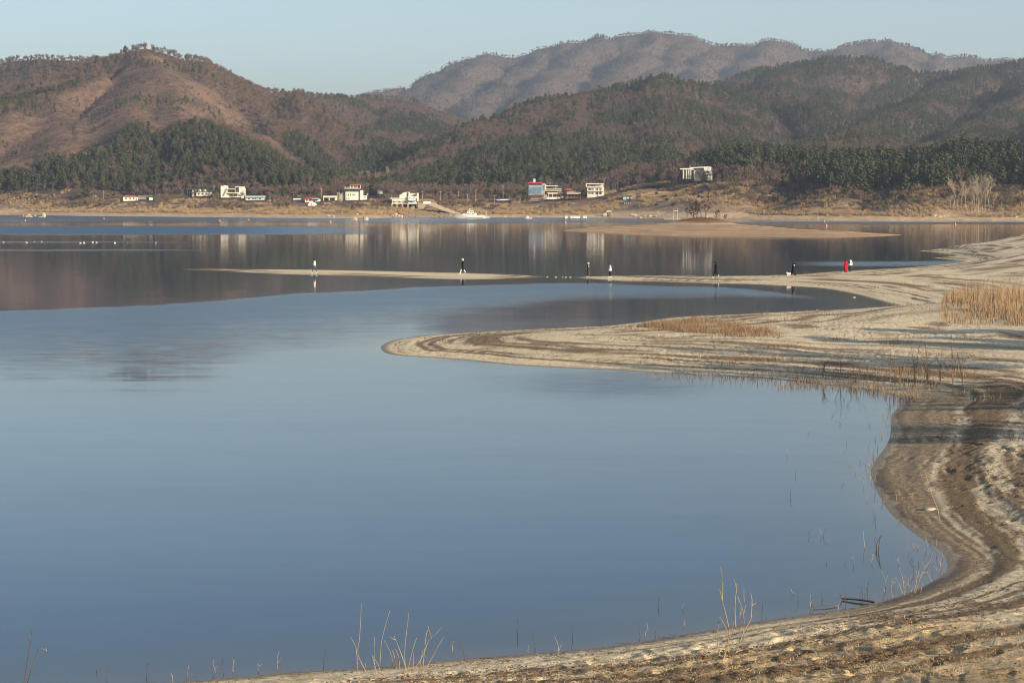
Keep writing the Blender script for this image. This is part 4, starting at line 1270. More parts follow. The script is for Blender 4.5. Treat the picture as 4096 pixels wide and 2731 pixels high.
b.box("blue_glazing", 1627, 1634, 769.5, 785, .93, 1.0, M_BGLASS); b.prism("awning", [(1636, 800), (1662, 800), (1666, 804.5), (1640, 804.5)], -4, -2.25, M_BLUE)
for a in (1573, 1594, 1617): b.win(a, a + 7, 806, 810, -1); MB().box(b.X(a - 4), b.X(a + 5), -3.2, -1.1, b.Z(804), b.Z(803)).build("canopy", M_GREYW, b.root)
b.win(1642, 1647, 805.5, 810, -2.2); b.win(1635, 1642, 789, 791.5, -2.6); b.win(1655, 1660, 789, 791.5, -2.6)
b.posts((1569, 1590, 1611, 1632), 817.6, 836, -2.6, .42, M_CONC, "stilt"); b.posts((1633.5,), 817.6, 846, -3.2, .36, M_CONC, "stilt")
b.box("painted_shade_back_wall", 1562, 1664, 817.6, 836, 4, 4.4, M_DARK); b.box("wall_base", 1645, 1658, 817.6, 836, 0, 3, M_CONC); b.box("blue_door", 1647, 1657, 832, 842, -2.2, -1.9, M_BLUE)  # back wall coloured dark to stand in for the shade under the deck
b.rail("green_fence", 1505, 1562, 824.5, 833, -1.8, 12, M_GRAIL); b.rail("green_fence", 1563, 1630, 829, 837, -1.9, 14, M_GRAIL); b.rail("green_fence", 1637, 1660, 830, 838, -2.0, 5, M_GRAIL)
b = Bld("quay_wall", "tall tan concrete quay wall beside the stilted building with white railing", 1690, 846, 0, "wall", D=1062)
b.prism("wall", [(1671.7, 819), (1705, 819), (1700, 828), (1684, 846), (1671.7, 846)], -1, 7, M_CONC); b.box("deck_slab", 1671.7, 1747, 815.5, 818.9, -1.2, 7, M_CONC); b.rail("white_railing", 1673, 1746, 812, 815.4, -1, 18, M_PAINT)
b.box("kiosk", 1692, 1722, 806, 815.3, 2, 5, M_PAINT)
b.prism("sloping_apron", [(1560, 839), (1620, 837), (1660, 840), (1692, 846), (1680, 852), (1610, 849)], -6, 2, M_CONC)
b = Bld("boat_ramp", "long pale concrete boat ramp sloping down to the white cruiser", 1780, 842, 0, "ramp", D=1050)
b.prism("slab", [(1716, 818.5), (1748, 818.5), (1856, 859), (1850, 863), (1838, 862)], -1.5, 3.5, M_CONC)
b.prism("parapet", [(1716, 821), (1720, 820), (1846, 864), (1840, 866)], -3.0, -1.6, M_CONC)
# 13 grey block with blue glass
b = Bld("glass_front_cafe", "grey block with a big blue glass front and red roof terrace canopy", 2145, 797, .05)
b.box("wall", 2113, 2168, 741.5, 800, -4, 6, M_GREYW); b.box("side_tower", 2166.1, 2179, 734, 792, -2, 7, M_GREYW); b.box("side_box", 2105.5, 2112.9, 756, 764.5, -3.5, 2, M_GREYW)
b.win(2115, 2164, 749.5, 776, -4, M_BGLASS, "glass_front", M_GREYW); b.win(2169, 2177, 742, 763, -2, M_BGLASS, "tower_window", M_GREYW)
for i in range(1, 5): MB().box(b.X(2115 + 9.8 * i) - .05, b.X(2115 + 9.8 * i) + .05, -4.13, -4.035, b.Z(776), b.Z(749.5)).build("mullion", M_GREYW, b.root)
b.box("terrace_rail", 2113, 2166, 738, 741.4, -3.9, -3.8, M_DARK); b.posts((2121, 2136.5, 2156), 734, 741.4, -3, .12, M_DARK); b.box("terrace_canopy", 2110.5, 2167, 729.5, 733.9, -4.3, 4, M_REDROOF)
b.box("roof_tower", 2133.5, 2141, 716, 729.4, -1, 1, M_PAINT); b.box("porch", 2123, 2144, 781, 797, -5.2, -4.05, M_BROWN); b.box("porch_roof", 2121, 2145, 779.5, 780.9, -5.6, -4.05, M_REDROOF)
b.box("low_annex", 2150, 2185, 779, 799, -5.5, -4.05, M_CONC)
# 14 tiered white and dark cafe
b = Bld("tiered_cafe", "dark glass cafe with stacked white balcony bands and a white base wall", 2216, 797, -.04)
b.box("core", 2184, 2248, 738, 797, -2, 6, M_GLASS); b.box("left_fin", 2181, 2184.9, 737.5, 760, -4, 4, M_WHITE); b.box("chimney", 2196, 2203, 731, 738, 0, 2, M_TILE); b.box("roof", 2184, 2250, 735.5, 737.9, -2.6, 6.4, M_DARK)
for v, a, c in ((743, 2184, 2231), (756, 2180, 2246), (761, 2181, 2247), (770.5, 2188, 2250), (775, 2194, 2252)): b.box("balcony_band", a, c, v, v + 2.6, -4.2, -2.03, M_WHITE)
b.posts((2194, 2211, 2227, 2250), 777.8, 789, -4, .15, M_PAINT); b.posts((2216, 2222, 2228), 746, 755, -2.2, .08, M_PAINT, "mullion"); b.box("base_wall", 2184, 2254, 788.5, 800, -5, -2.05, M_WHITE); b.posts((2185, 2253), 782, 788.4, -4.8, .15, M_PAINT)
b.box("terracotta_panel", 2228, 2243, 763.8, 770, -2.3, -2.05, M_TILE)
# 15 brown timber cafe
b = Bld("timber_cafe", "brown timber framed cafe with a small orange tile roof and green glass", 2290, 797, .03)
b.box("wall", 2259, 2324, 762, 800, -1, 5, M_BROWN); b.hip("tile_roof", 2254, 2292, 754, 761.5, (2268, 2280), -3, 5.6, M_TILE); b.box("flat_roof", 2292, 2326, 761, 762.9, -2, 5.4, M_DARK)
for a in (2270, 2282, 2294, 2308): b.win(a, a + 8, 763.5, 770, -1, M_LGLASS)
for v in (771, 776.5): b.box("balcony_band", 2266, 2322, v, v + 1.5, -3.5, -1.03, M_PAINT)
b.posts((2268, 2282, 2296, 2310, 2321), 764, 797, -3.3, .12, M_BROWN); b.box("deck", 2276, 2368, 794.5, 796, -7, -1.04, M_BROWN); b.rail("deck_rail", 2276, 2368, 789, 794.4, -6.9, 12, M_BROWN)
# 16 white three-storey
b = Bld("terrace_block", "white three-storey block with open framed roof terrace between pines", 2381, 786, -.06)
b.box("wall", 2350, 2415, 750, 800, -3, 5, M_WHITE); b.posts((2345.5, 2412), 736.5, 749.9, -3.6, .22, M_WHITE); b.posts((2357, 2387), 740, 749.9, -2, .18, M_WHITE); b.box("terrace_frame", 2344, 2414, 735, 738.5, -4, 5, M_WHITE); b.box("terrace_back", 2359, 2413, 738.6, 749.9, 3, 4, M_WHITE); b.box("parapet", 2345, 2412, 746.5, 749.4, -4, -3.7, M_WHITE)
for v0, v1 in ((754, 763.5), (769, 779)):
    for a in (2354, 2365.5, 2383, 2397): b.win(a, a + 10, v0, v1, -3, M_LGLASS if (a + int(v0)) % 2 else M_GLASS)
b.box("balcony_band", 2350, 2416, 764.5, 767.5, -4.2, -3.03, M_WHITE)
# 17 hill-top villa
b = Bld("hilltop_villa", "large white villa with long flat roofs on top of the grassy knoll", 2790, 721, -.16, D=1072)
b.box("left_wing", 2733, 2766, 678, 715, -3, 4, M_LGLASS); b.prism("left_roof", [(2722, 674), (2766, 673), (2778, 677.5), (2776, 680), (2722, 678.5)], -4, 5, M_PAINT)
b.posts((2735, 2748, 2757, 2765), 678, 716, -3.4, .22, M_WHITE)
b.box("main_block", 2775, 2826, 676, 724, 0, 8, M_WHITE); b.prism("main_roof", [(2764, 670), (2820, 667.5), (2844, 668), (2844, 671.5), (2764, 673)], -2.5, 8.5, M_PAINT)
b.box("right_upper", 2817, 2843, 671.6, 684, -3, 7, M_WHITE); b.box("right_mid", 2822, 2848, 684.1, 697, -3.6, 7, M_WHITE); b.box("right_lower", 2828, 2850, 697.1, 724, -2, 7, M_LGLASS)
for v in (697, 708, 718): b.box("floor_band", 2826, 2850, v, v + 2, -3.4, -2.05, M_WHITE)
b.posts((2834, 2841, 2848), 699, 724, -2.6, .25, M_WHITE)
b.win(2831, 2834, 672.5, 675.5, -3); b.win(2837, 2840, 672.5, 675.5, -3); b.win(2825, 2839, 686, 693, -3.6); b.win(2844, 2846.5, 685.5, 689, -3.6)
for a in (2783, 2791, 2797, 2803, 2809): b.win(a, a + 2.5, 674.5, 681, 0, M_LGLASS)
b.posts((2759,), 664, 673, 2, .15, M_PAINT, "flue")
# 18 kiosk and shelter
b = Bld("kiosk", "small green and blue kiosk with white signs below the knoll", 2508, 799, .1)
b.box("wall", 2491, 2526, 787, 800, -2, 2, M_GRAIL); b.box("blue_side", 2490, 2501, 786, 799, -2.2, -2.02, M_BLUE); b.box("roof", 2489, 2527, 783.5, 786.9, -2.6, 2.4, M_SLATE)
for a in (2506, 2517): b.box("sign_board", a, a + 7, 789, 797, -2.1, -2.02, M_PAINT)
b = Bld("shelter", "dark roofed open shelter with pale posts on the bank below the kiosk", 2511, 816, -.1)
b.prism("roof", [(2496, 811), (2500, 806), (2521, 806), (2526, 811)], -2, 2, M_SLATE); b.posts((2499, 2506, 2515, 2523), 811.1, 818, -1.7, .1, M_PAINT); b.box("counter", 2499, 2523, 814, 818, 1.4, 1.7, M_GREYW)
# retaining wall with railing
b = Bld("retaining_wall", "long rough stone retaining wall with a white railing under the blue glass cafe", 2125, 816, 0, "wall", D=1120)
b.box("masonry", 2060, 2190, 799, 820, -1.2, 4, M_ROCKD); b.box("coping", 2060, 2190, 797.5, 798.9, -1.5, 4, M_CONC); b.rail("white_railing", 2062, 2188, 793, 797.4, -1.3, 26, M_PAINT)
b = Bld("knoll_wall", "rough tan stone wall along the top of the grassy knoll", 2590, 745, 0, "wall", D=1092)
b.prism("masonry", [(2535, 757), (2535, 742), (2560, 738), (2640, 731), (2642, 737), (2580, 744), (2548, 757)], -1, 3, M_ROCKD)
b = Bld("field_wall", "low line of pale stones at the foot of the knoll lawn", 2690, 812, 0, "wall", D=1040)
b.prism("masonry", [(2598, 803), (2690, 807), (2780, 812), (2780, 815), (2690, 812), (2598, 808)], -.6, .6, M_ROCK)

# ---- utility poles
POLES = [(415, 762, 803), (560, 763, 786), (632, 761, 795), (856, 741, 786), (1080, 770, 806), (1286, 753, 802), (1206, 774, 795), (1349, 770, 803), (1495, 749, 775), (1575, 740, 775), (1567, 762, 795), (1650, 758, 785), (1689, 763, 803), (1761, 764, 806),
         (1833, 763, 802), (1869, 778, 816), (1903, 757, 822), (1979, 780, 822), (2012, 741, 804), (2078, 733, 770), (2416, 714, 785), (2515, 696, 735), (2607, 688, 727), (2692, 679, 724)]
for u, vt, vb in POLES:
    x, y, z = hit(u, vb)
    h_ = (vb - vt) * y / F
    e = tag(empty("utility_pole", (x, y, z)), "slim grey concrete utility pole with cross-arms among the lakeside houses", "utility pole", "utility poles along the far shore road")
    MB().tube([(0, 0, -.6), (0, 0, h_)], [.19, .12], 6).build("post", M_CONC, e)
    MB().box(-.9, .9, -.06, .06, h_ - .55, h_ - .43).build("crossarm", M_GREYW, e)
    if h_ > 6: MB().box(-.7, .7, -.06, .06, h_ - 1.3, h_ - 1.2).build("crossarm", M_GREYW, e)
# flag-less pole row beside the carport
for i, (u, vt) in enumerate(((1352, 770), (1357, 769), (1362, 776), (1366, 775), (1371, 771))):
    x, y, z = hit(u, 803)
    MBo = MB().tube([(0, 0, -.4), (0, 0, (803 - vt) * y / F)], [.13, .10], 6).build("steel_post", M_PAINT, None, (x, y, z))
    tag(MBo, "pale upright steel post in the row between the carport and the white cafe", "post", "row of pale posts")

# ---- mast on the hill top
px, py, pz = W(592, 214, 1895); pz = float(far_z(px, py))
mh = (H + (V0 - 166) * py / F) - pz
e = tag(empty("radio_mast", (px, py, pz)), "thin white lattice mast on the peak of the left hill", "mast")
MB().tube([(-.4, 0, -1), (-.15, 0, mh)], [.14, .07], 4).tube([(.4, 0, -1), (.15, 0, mh)], [.14, .07], 4).build("lattice_leg", M_PAINT, e)
MB().box(-.45, .45, -.2, .2, mh * .35, mh * .5).build("panel_antenna", M_PAINT, e)
MB().tube([(0, 0, mh), (0, 0, mh + 2)], [.06, .03], 4).build("aerial", M_PAINT, e)

# ---- rocks
def rock_mesh(seed, sx, sy, sz, sub=2):
    bm = bmesh.new(); bmesh.ops.create_icosphere(bm, subdivisions=sub, radius=1)
    rnd = random.Random(seed); off = Vector((rnd.uniform(0, 50), rnd.uniform(0, 50), rnd.uniform(0, 50)))
    planes = [(Vector((rnd.gauss(0, 1), rnd.gauss(0, 1), rnd.gauss(0, 1))).normalized(), rnd.uniform(.55, .9)) for _ in range(7)]
    for v in bm.verts:
        for n, d in planes:
            q = v.co.dot(n)
            if q > d: v.co -= n * (q - d) * .85
        v.co *= 1 + .08 * math.sin(v.co.x * 7 + off.x) * math.cos(v.co.y * 6 + off.y)
        v.co = Vector((v.co.x * sx, v.co.y * sy, v.co.z * sz + sz * .55))
    me = bpy.data.meshes.new("rock"); bm.to_mesh(me); bm.free()
    return me
WATER_ROCKS = [(93, 868, 10, 19), (115, 868, 40, 8), (113, 862, 26, 8), (138, 866, 16, 12), (160, 869, 20, 5), (174, 868, 17, 22), (77, 868, 10, 4), (1418, 881, 26, 15), (1462, 881, 25, 20), (1440, 881, 13, 6), (1452, 880, 10, 8), (1388, 880, 9, 4)]
SHORE_ROCKS = [(1262, 858, 9, 6), (1313, 867, 15, 9), (1335, 868, 12, 7), (1408, 859, 12, 5), (1428, 858, 14, 6), (1452, 860, 12, 4), (1566, 864, 20, 10), (1582, 862, 22, 13), (1596, 867, 18, 10), (1576, 870, 18, 8), (1606, 870, 12, 11), (1800, 868, 16, 10), (1816, 868, 14, 8), (2020, 869, 14, 6), (2240, 867, 10, 4),
               (2441, 866, 26, 20), (2417, 864, 24, 14), (2432, 850, 30, 10), (2443, 872, 9, 11), (2528, 862, 22, 8), (2541, 864, 16, 9), (2575, 871, 26, 12), (2562, 873, 14, 8), (2598, 868, 22, 8), (2620, 869, 14, 5), (3735, 865, 24, 8), (3760, 871, 30, 6), (3710, 858, 16, 6), (4050, 866, 16, 7), (4066, 870, 14, 6), (4025, 868, 12, 5), (3095, 866, 10, 4)]
for i, (u, v, w, h_) in enumerate(WATER_ROCKS + SHORE_ROCKS):
    inw = i < len(WATER_ROCKS)
    if inw: (x, y), z = G(u, v), -.15
    else: x, y, z = hit(u, v, 780)
    k = y / F
    o = link("boulder", rock_mesh(500 + i, w * k * .52, max(.4, w * k * .35), h_ * k * .62), M_ROCK if i % 3 else M_ROCKD, None, (x, y, z - .1), 0)
    if inw and u < 300: tag(o, "pale granite boulder of the rock cluster in the water off the tan sand hump", "rock", "rocks in the water by the sand hump")
    elif inw: tag(o, "pale rounded boulder standing in the water before the white cafe", "rock", "rocks in the water before the white cafe")
    elif 2400 < u < 2460: tag(o, "big square-edged grey boulder of the pile by the floating dock", "rock", "boulder pile by the floating dock")
    elif 2460 < u < 2700: tag(o, "low grey boulder on the beach behind the islet", "rock", "boulders on the beach behind the islet")
    elif u > 3000: tag(o, "low tan boulder on the beach below the pale-barked trees", "rock", "boulders below the pale trees")
    elif 1550 < u < 1620: tag(o, "grey boulder heaped on the beach under the stilted building", "rock", "boulders under the stilted building")
    else: tag(o, "lone small boulder lying on the tan far beach", "rock", "scattered small boulders on the far beach")
# riprap slope
rr = MB(); rnd = random.Random(3)
for i in range(520):
    u = rnd.uniform(1612, 1842); v = rnd.uniform(845 if u > 1690 else 852, 871)
    if v < 820 + (u - 1700) * .30: continue
    x, y, z = hit(u, v, 900)
    s_ = rnd.uniform(.35, .8)
    a = [Vector((rnd.uniform(.6, 1) * s_ * sx, rnd.uniform(.6, 1) * s_ * sy, rnd.uniform(.5, .9) * s_ * sz)) + Vector((x, y, z + .15)) for sx, sy, sz in ((-1, -1, -1), (1, -1, -1), (1, 1, -1), (-1, 1, -1), (-.7, -.7, 1), (.7, -.7, 1), (.7, .7, 1), (-.7, .7, 1))]
    rr.add(a, [(0, 3, 2, 1), (4, 5, 6, 7), (0, 1, 5, 4), (1, 2, 6, 5), (2, 3, 7, 6), (3, 0, 4, 7)])
tag(rr.build("riprap", M_ROCKD), kind="stuff")

# ---- boats
def hull_mesh(L, Bm, Dp, flare=1.0, n=13):
    vs, fs = [], []
    for i in range(n):
        t = i / (n - 1)
        w = Bm / 2 * min(1, 1.9 * (1 - (1 - t) ** 2) ** .75 + .02) if t < .5 else Bm / 2
        w = Bm / 2 * (1 - (1 - min(t / .55, 1)) ** 2.2) + .03
        sh = Dp * (1.0 + .35 * (1 - t) ** 2)
        x = -L / 2 + L * t
        rk = .08 * L * (1 - t) ** 3
        for a, b in ((0, -.35), (.72, -.2), (1.0, sh), (.9, sh), ):
            xx = x + (rk if b < 0 else 0)
            vs.append((xx, -w * a, b)); vs.append((xx, w * a, b))
    m = 8
    for i in range(n - 1):
        o = i * m; p = o + m
        for a, b in ((0, 2), (2, 4), (4, 6)):
            fs.append((o + a, p + a, p + b, o + b)); fs.append((o + b + 1, p + b + 1, p + a + 1, o + a + 1))
        fs.append((o + 6, p + 6, p + 7, o + 7))
    fs.append((0, 2, 4, 5, 3, 1)); q = (n - 1) * m; fs.append((q, q + 1, q + 3, q + 5, q + 4, q + 2))
    me = bpy.data.meshes.new("hull"); me.from_pydata(vs, [], fs); me.update()
    return me
bx, by = G(1880, 873.5)
e = tag(empty("motor_cruiser", (bx, by, 0), .05), "white motor cruiser with a raised wheelhouse moored at the foot of the ramp", "boat")
link("hull", hull_mesh(15.0, 4.0, 1.5), M_PAINT, e)
MB().box(-7.3, 6.8, -2.06, -2.0, .35, .5).build("rubbing_strake", M_GREYW, e)
c = MB().prism([(-4.2, 1.6), (3.2, 1.6), (3.2, 2.6), (-.5, 2.7), (-3.2, 2.3)], -1.4, 1.4).build("cabin", M_PAINT, e)
w = MB().prism([(-1.6, 2.7), (1.8, 2.65), (1.6, 3.9), (-.8, 3.95)], -1.2, 1.2).build("wheelhouse", M_PAINT, e)
for a in (-.6, .3, 1.0): MB().box(a - .3, a + .3, -1.24, -1.19, 3.1, 3.6).build("pane", M_GLASS, w)
for a in (-2.2, -1.0, .2, 1.4): MB().box(a - .4, a + .4, -1.44, -1.39, 1.95, 2.3).build("pane", M_GLASS, c)
MB().tube([(-.2, 0, 3.9), (.1, 0, 6.2)], [.09, .04], 5).box(-.5, .5, -.4, .4, 4.6, 4.75).build("mast", M_PAINT, e)
MB().tube([(1.3, .4, 3.9), (1.3, .4, 5.4)], [.05, .03], 5).build("aerial", M_PAINT, e)
MB().box(2.6, 8.3, -1.5, 1.5, 3.55, 3.62).build("canopy", M_GREYW, e)
for a in (2.8, 5.4, 8.1):
    for s_ in (-1.4, 1.4): MB().tube([(a, s_, 1.3), (a, s_, 3.55)], [.035, .035], 4).build("canopy_post", M_PAINT, e)
MB().box(7.5, 9.6, -1.6, 1.6, .3, .75).build("stern_platform", M_PAINT, e)
bx, by = G(2112, 876)
e = tag(empty("small_boat", (bx, by, 0), -.05), "small white boat with a red waterline floating alone off the beach", "boat")
link("hull", hull_mesh(3.9, 1.5, .55), M_PAINT, e); MB().box(-1.8, 1.9, -.79, .79, -.05, .14).build("waterline_stripe", M_REDROOF, e)
MB().prism([(-.9, .6), (.5, .6), (.4, 1.25), (-.3, 1.3)], -.5, .5).build("cabin", M_PAINT, e); MB().tube([(-.2, 0, 1.2), (-.2, 0, 1.75)], [.05, .04], 5).build("mast", M_PAINT, e)
bx, by = G(2304, 877)
e = tag(empty("floating_dock", (bx, by, 0)), "floating dock with white slatted side panels off the boulder pile", "dock")
MB().box(-5.3, 5.3, -1.5, 1.5, -.15, .3).build("pontoon", M_DARK, e); MB().box(-5.3, 5.3, -1.5, 1.5, .302, .42).build("deck", M_CONC, e)
for x0, x1 in ((-5.2, -3.6), (-2.6, 1.9), (3.4, 5.2)):
    n_ = int((x1 - x0) / .45)
    for i in range(n_):
        MB().box(x0 + i * .45, x0 + i * .45 + .33, -1.45, -1.4, .42, 1.5).build("panel", M_PAINT, e)
for a in (-4.9, -2.4, .4, 2.6, 4.9): MB().tube([(a, -1.7, -.3), (a, -1.7, .5)], [.22, .22], 6).build("float_drum", M_BLUE, e)
bx, by = G(2690, 878)
e = tag(empty("swim_platform", (bx, by, 0)), "low grey raft with a white tubular frame behind the islet", "raft")
MB().box(-4, 4, -1.4, 1.4, -.1, .35).build("deck", M_GREYW, e)
for a in (.6, 2.4):
    MB().tube([(a, 0, .3), (a, 0, 5.0)], [.07, .06], 5).build("frame_post", M_PAINT, e)
MB().box(.5, 2.5, -.06, .06, 3.9, 4.05).build("crossbar", M_PAINT, e)

# ---- buoys and birds on the water
M_BUOY = plain("faded_red_buoy", (0.62, 0.22, 0.15), 0.6, 0.15)
for i, (u, v) in enumerate(((101, 884), (416, 876), (879, 886), (995, 882), (1322, 889), (2261, 891), (3297, 889), (3305, 905), (3821, 898))):
    x, y = G(u, v)
    e = tag(empty("buoy", (x, y, 0)), "small faded red mooring buoy floating on the open lake", "buoy", "red buoys on the lake")
    MB().ball((0, 0, .16), (.38, .38, .36), 10, 7).build("float", M_BUOY, e, smooth=True); MB().tube([(0, 0, .48), (0, 0, .72)], [.06, .05], 6).build("ring_post", M_PAINT, e)
M_GULL = plain("white_plumage", (0.75, 0.72, 0.68), 0.8)
for i, (u, v) in enumerate(((15, 970), (107, 971), (138, 968), (168, 968), (322, 973), (337, 972), (371, 970), (387, 971), (460, 972), (624, 972))):
    x, y = G(u, v)
    e = tag(empty("water_bird", (x, y, 0), random.uniform(0, 6)), "tiny pale water bird swimming on the calm brown reflection", "bird", "water birds on the lake")
    e.scale = (.7, .7, .7)
    MB().tube([(-.28, 0, .14), (-.15, 0, .08), (.05, 0, .07), (.2, 0, .12), (.24, 0, .25), (.27, 0, .33), (.33, 0, .33)], [.02, .10, .13, .08, .045, .055, .02], 8).build("body", M_GULL, e, smooth=True)
    MB().tube([(.32, 0, .33), (.42, 0, .32)], [.018, .006], 4).build("beak", M_BUOY, e)

# ---- parked cars
CARC = [plain("car_white", (0.75, 0.75, 0.74), .3, .03), plain("car_silver", (0.42, 0.43, 0.44), .35, .03), plain("car_black", (0.03, 0.03, 0.035), .3, .1)]
CARN = ["white", "silver", "black"]
for i, (u, v, ci, rz) in enumerate(((1974, 806, 2, .2), (1992, 805, 1, .1), (2012, 804, 0, .1), (2030, 803, 1, 0), (3122, 727, 0, 0))):
    x, y, z = hit(u, v, 850)
    e = tag(empty("parked_car", (x, y, z), rz), ("%s car parked beneath the bare trees by the lakeside road" % CARN[ci]) if i < 4 else "white car parked in the shade right of the hilltop villa", "car", "parked cars")
    MB().prism([(-2.1, .3), (2.1, .3), (2.15, .75), (1.2, .92), (-1.9, .95), (-2.15, .7)], -.85, .85).build("body", CARC[ci], e)
    MB().prism([(-1.75, .95), (1.1, .93), (.45, 1.45), (-1.3, 1.47)], -.75, .75).build("cabin", M_GLASS, e)
    for wx in (-1.3, 1.3):
        for wy in (-.82, .82):
            w = MB().tube([(wx, wy - .1, .32), (wx, wy + .1, .32)], [.32, .32], 10).build("wheel", M_RUB, e)
# ---- grave mounds
for i, (u, v, w) in enumerate(((2932, 782, 58), (3092, 783, 50), (2971, 800, 50), (3175, 785, 40))):
    x, y, z = hit(u, v, 850); k = y / F
    e = tag(empty("grave_mound", (x, y, z)), "low grass covered grave mound on a small terrace in the brush", "grave mound", "grave mounds in the brush")
    MB().ball((0, 1, 0), (w * k * .28, 1.8, w * k * .2), 12, 8).build("mound", M_GOLD, e, smooth=True)
    MB().slab([(-w * k * .5, -2.4), (w * k * .5, -2.4), (w * k * .42, 2.5), (-w * k * .42, 2.5)], -1.2, .05).build("terrace", M_GOLD, e)
    MB().box(-.5, .5, -1.6, -1.2, .05, .75).build("headstone", M_ROCK, e)
# ---- clipped bushes on the lawn slope
for i, (u, v) in enumerate(((2627, 779), (2652, 791), (2707, 786), (2668, 804), (2626, 824), (2693, 824))):
    x, y, z = hit(u, v, 900)
    rnd = random.Random(i); cs, ns = [], []
    for k in range(150):
        d = Vector((rnd.gauss(0, 1), rnd.gauss(0, 1), rnd.gauss(.3, 1))).normalized()
        cs.append(Vector((d.x * 1.1, d.y * 1.1, d.z * .7 + .6)) * rnd.uniform(.8, 1.05)); ns.append(d)
    vs, fs = tri_cloud(cs, ns, .2, rnd, .5)
    e = tag(empty("lawn_bush", (x, y, z)), "small dark green round bush on the straw coloured knoll lawn", "bush", "bushes on the knoll lawn")
    MB().add(vs, fs).ball((0, 0, .6), (.8, .8, .5), 8, 6).build("foliage", M_LGRASS, e); MB().tube([(0, 0, -.3), (0, 0, .5)], [.06, .05], 5).build("stem", M_BARK, e)

# ---- tall pale-barked trees and islet trees
def branchy(seed, h, spread, r0, mat_t, mat_c, depth=3, fork=.45, twigs=True, lean=0, w=.03, droop=.25):
    """leafless tree: returns trunk mesh and crown (limbs and twigs) mesh"""
    rnd = random.Random(seed)
    tr, cr = MB(), MB()
    def grow(p, d, L, r, lev, mb):
        pts = [p]; q = p.copy(); dd = d.copy()
        for i in range(3):
            dd = (dd + Vector((rnd.gauss(0, .10), rnd.gauss(0, .10), rnd.gauss(.04, .06)))).normalized()
            q = q + dd * L / 3; pts.append(q.copy())
        mb.tube(pts, [r, r * .85, r * .7, r * .5], 5 if lev == 0 else 3, cap=lev == 0)
        if lev >= depth:
            if twigs:
                for i in range(7):
                    t = rnd.uniform(.3, 1); b = pts[0].lerp(pts[-1], t)
                    sliver(cr, b, dd + Vector((rnd.gauss(0, .5), rnd.gauss(0, .5), rnd.gauss(.2, .4))), L * rnd.uniform(.5, .9), w, rnd)
            return
        n = rnd.randint(4, 6) if lev == 0 else rnd.randint(3, 4)
        for i in range(n):
            t = rnd.uniform(fork, 1.0) if lev == 0 else rnd.uniform(.3, 1.0)
            b = pts[0].lerp(pts[-1], t) if lev else pts[min(3, int(t * 3))].lerp(pts[min(3, int(t * 3) + 1)], (t * 3) % 1)
            a = rnd.uniform(0, 6.283); up = rnd.uniform(.5, 1.1)
            nd = (Vector((math.cos(a), math.sin(a), 0)) * spread + dd * up).normalized()
            grow(b, nd, L * rnd.uniform(.42, .62), r * .5, lev + 1, cr)
    grow(Vector((0, 0, -.4)), Vector((lean, 0, 1)).normalized(), h * .8, r0, 0, tr)
    return tr.mesh("trunk"), cr.mesh("crown")
BIRCH = [branchy(600 + i, 11, .42, .15, None, None, 3, .45) for i in range(4)]
for t, c in BIRCH: t.materials.append(M_PALE); c.materials.append(M_PALE)
for i, (u, vb, vt) in enumerate(((3814, 847, 738), (3866, 842, 738), (3887, 840, 745), (3896, 845, 755), (3903, 838, 725), (3914, 850, 735), (3941, 847, 728), (3957, 847, 730), (3976, 845, 785), (3800, 845, 790), (3922, 850, 800), (3931, 842, 722), (3849, 846, 775), (3826, 846, 800), (1451, 742, 695), (1472, 742, 690), (1506, 740, 690), (1548, 722, 672))):
    x, y, z = hit(u, vb, 800)
    s_ = (vb - vt) * y / F / 10.5
    t, c = BIRCH[i % 4]
    e = empty("pale_tree", (x, y, z), i * 1.3); e.scale = (s_ * .85, s_ * .85, s_)
    for nm, me in (("trunk", t), ("crown", c)):
        o = bpy.data.objects.new(nm, me); COL.objects.link(o); o.parent = e
    if u > 3000: tag(e, "tall slender leafless tree with pale bark standing on the right of the far beach", "tree", "pale-barked trees on the far beach")
    else: tag(e, "pale leafless tree in the shaded valley behind the white cafe", "tree", "pale trees in the shaded valley")
ISLT = [branchy(640 + i, 4.6, .95, .2, None, None, 3, .15, w=.11) for i in range(3)]
for t, c in ISLT: t.materials.append(M_BARK); c.materials.append(M_TWIG)
mx, my = G(2810, 915)
for i, (u, s_, dy) in enumerate(((2748, .95, -1), (2775, 1.2, 1), (2806, 1.0, 0), (2822, 1.15, 2), (2868, .62, 0), (2906, .48, 1), (2786, 1.05, 4))):
    y = my + dy; x = (u - 2048) / F * y; z = float(isl_h(np.array([x]), np.array([y]))[0][0])
    t, c = ISLT[i % 3]
    e = empty("islet_tree", (x, y, z - .05), i * 2.1); e.scale = (s_,) * 3
    for nm, me in (("trunk", t), ("crown", c)):
        o = bpy.data.objects.new(nm, me); COL.objects.link(o); o.parent = e
    tag(e, "wide leafless tree growing on the red earth mound of the islet" if s_ > .8 else "short leafless sapling on the low end of the islet mound", "tree", "trees on the islet")
# dry brush on the islet mound
rnd = random.Random(8); mb = MB()
for i in range(1500):
    x = mx + rnd.gauss(2, 6); y = my + rnd.gauss(0, 4); z = float(0)
    mb_z = float(isl_h(np.array([x]), np.array([y]))[0][0])
    sliver(mb, (x, y, mb_z - .1), (rnd.gauss(0, .3), rnd.gauss(0, .3), 1), rnd.uniform(.3, .7), .03, rnd)
tag(mb.build("islet_brush", M_SHRUB), kind="stuff")

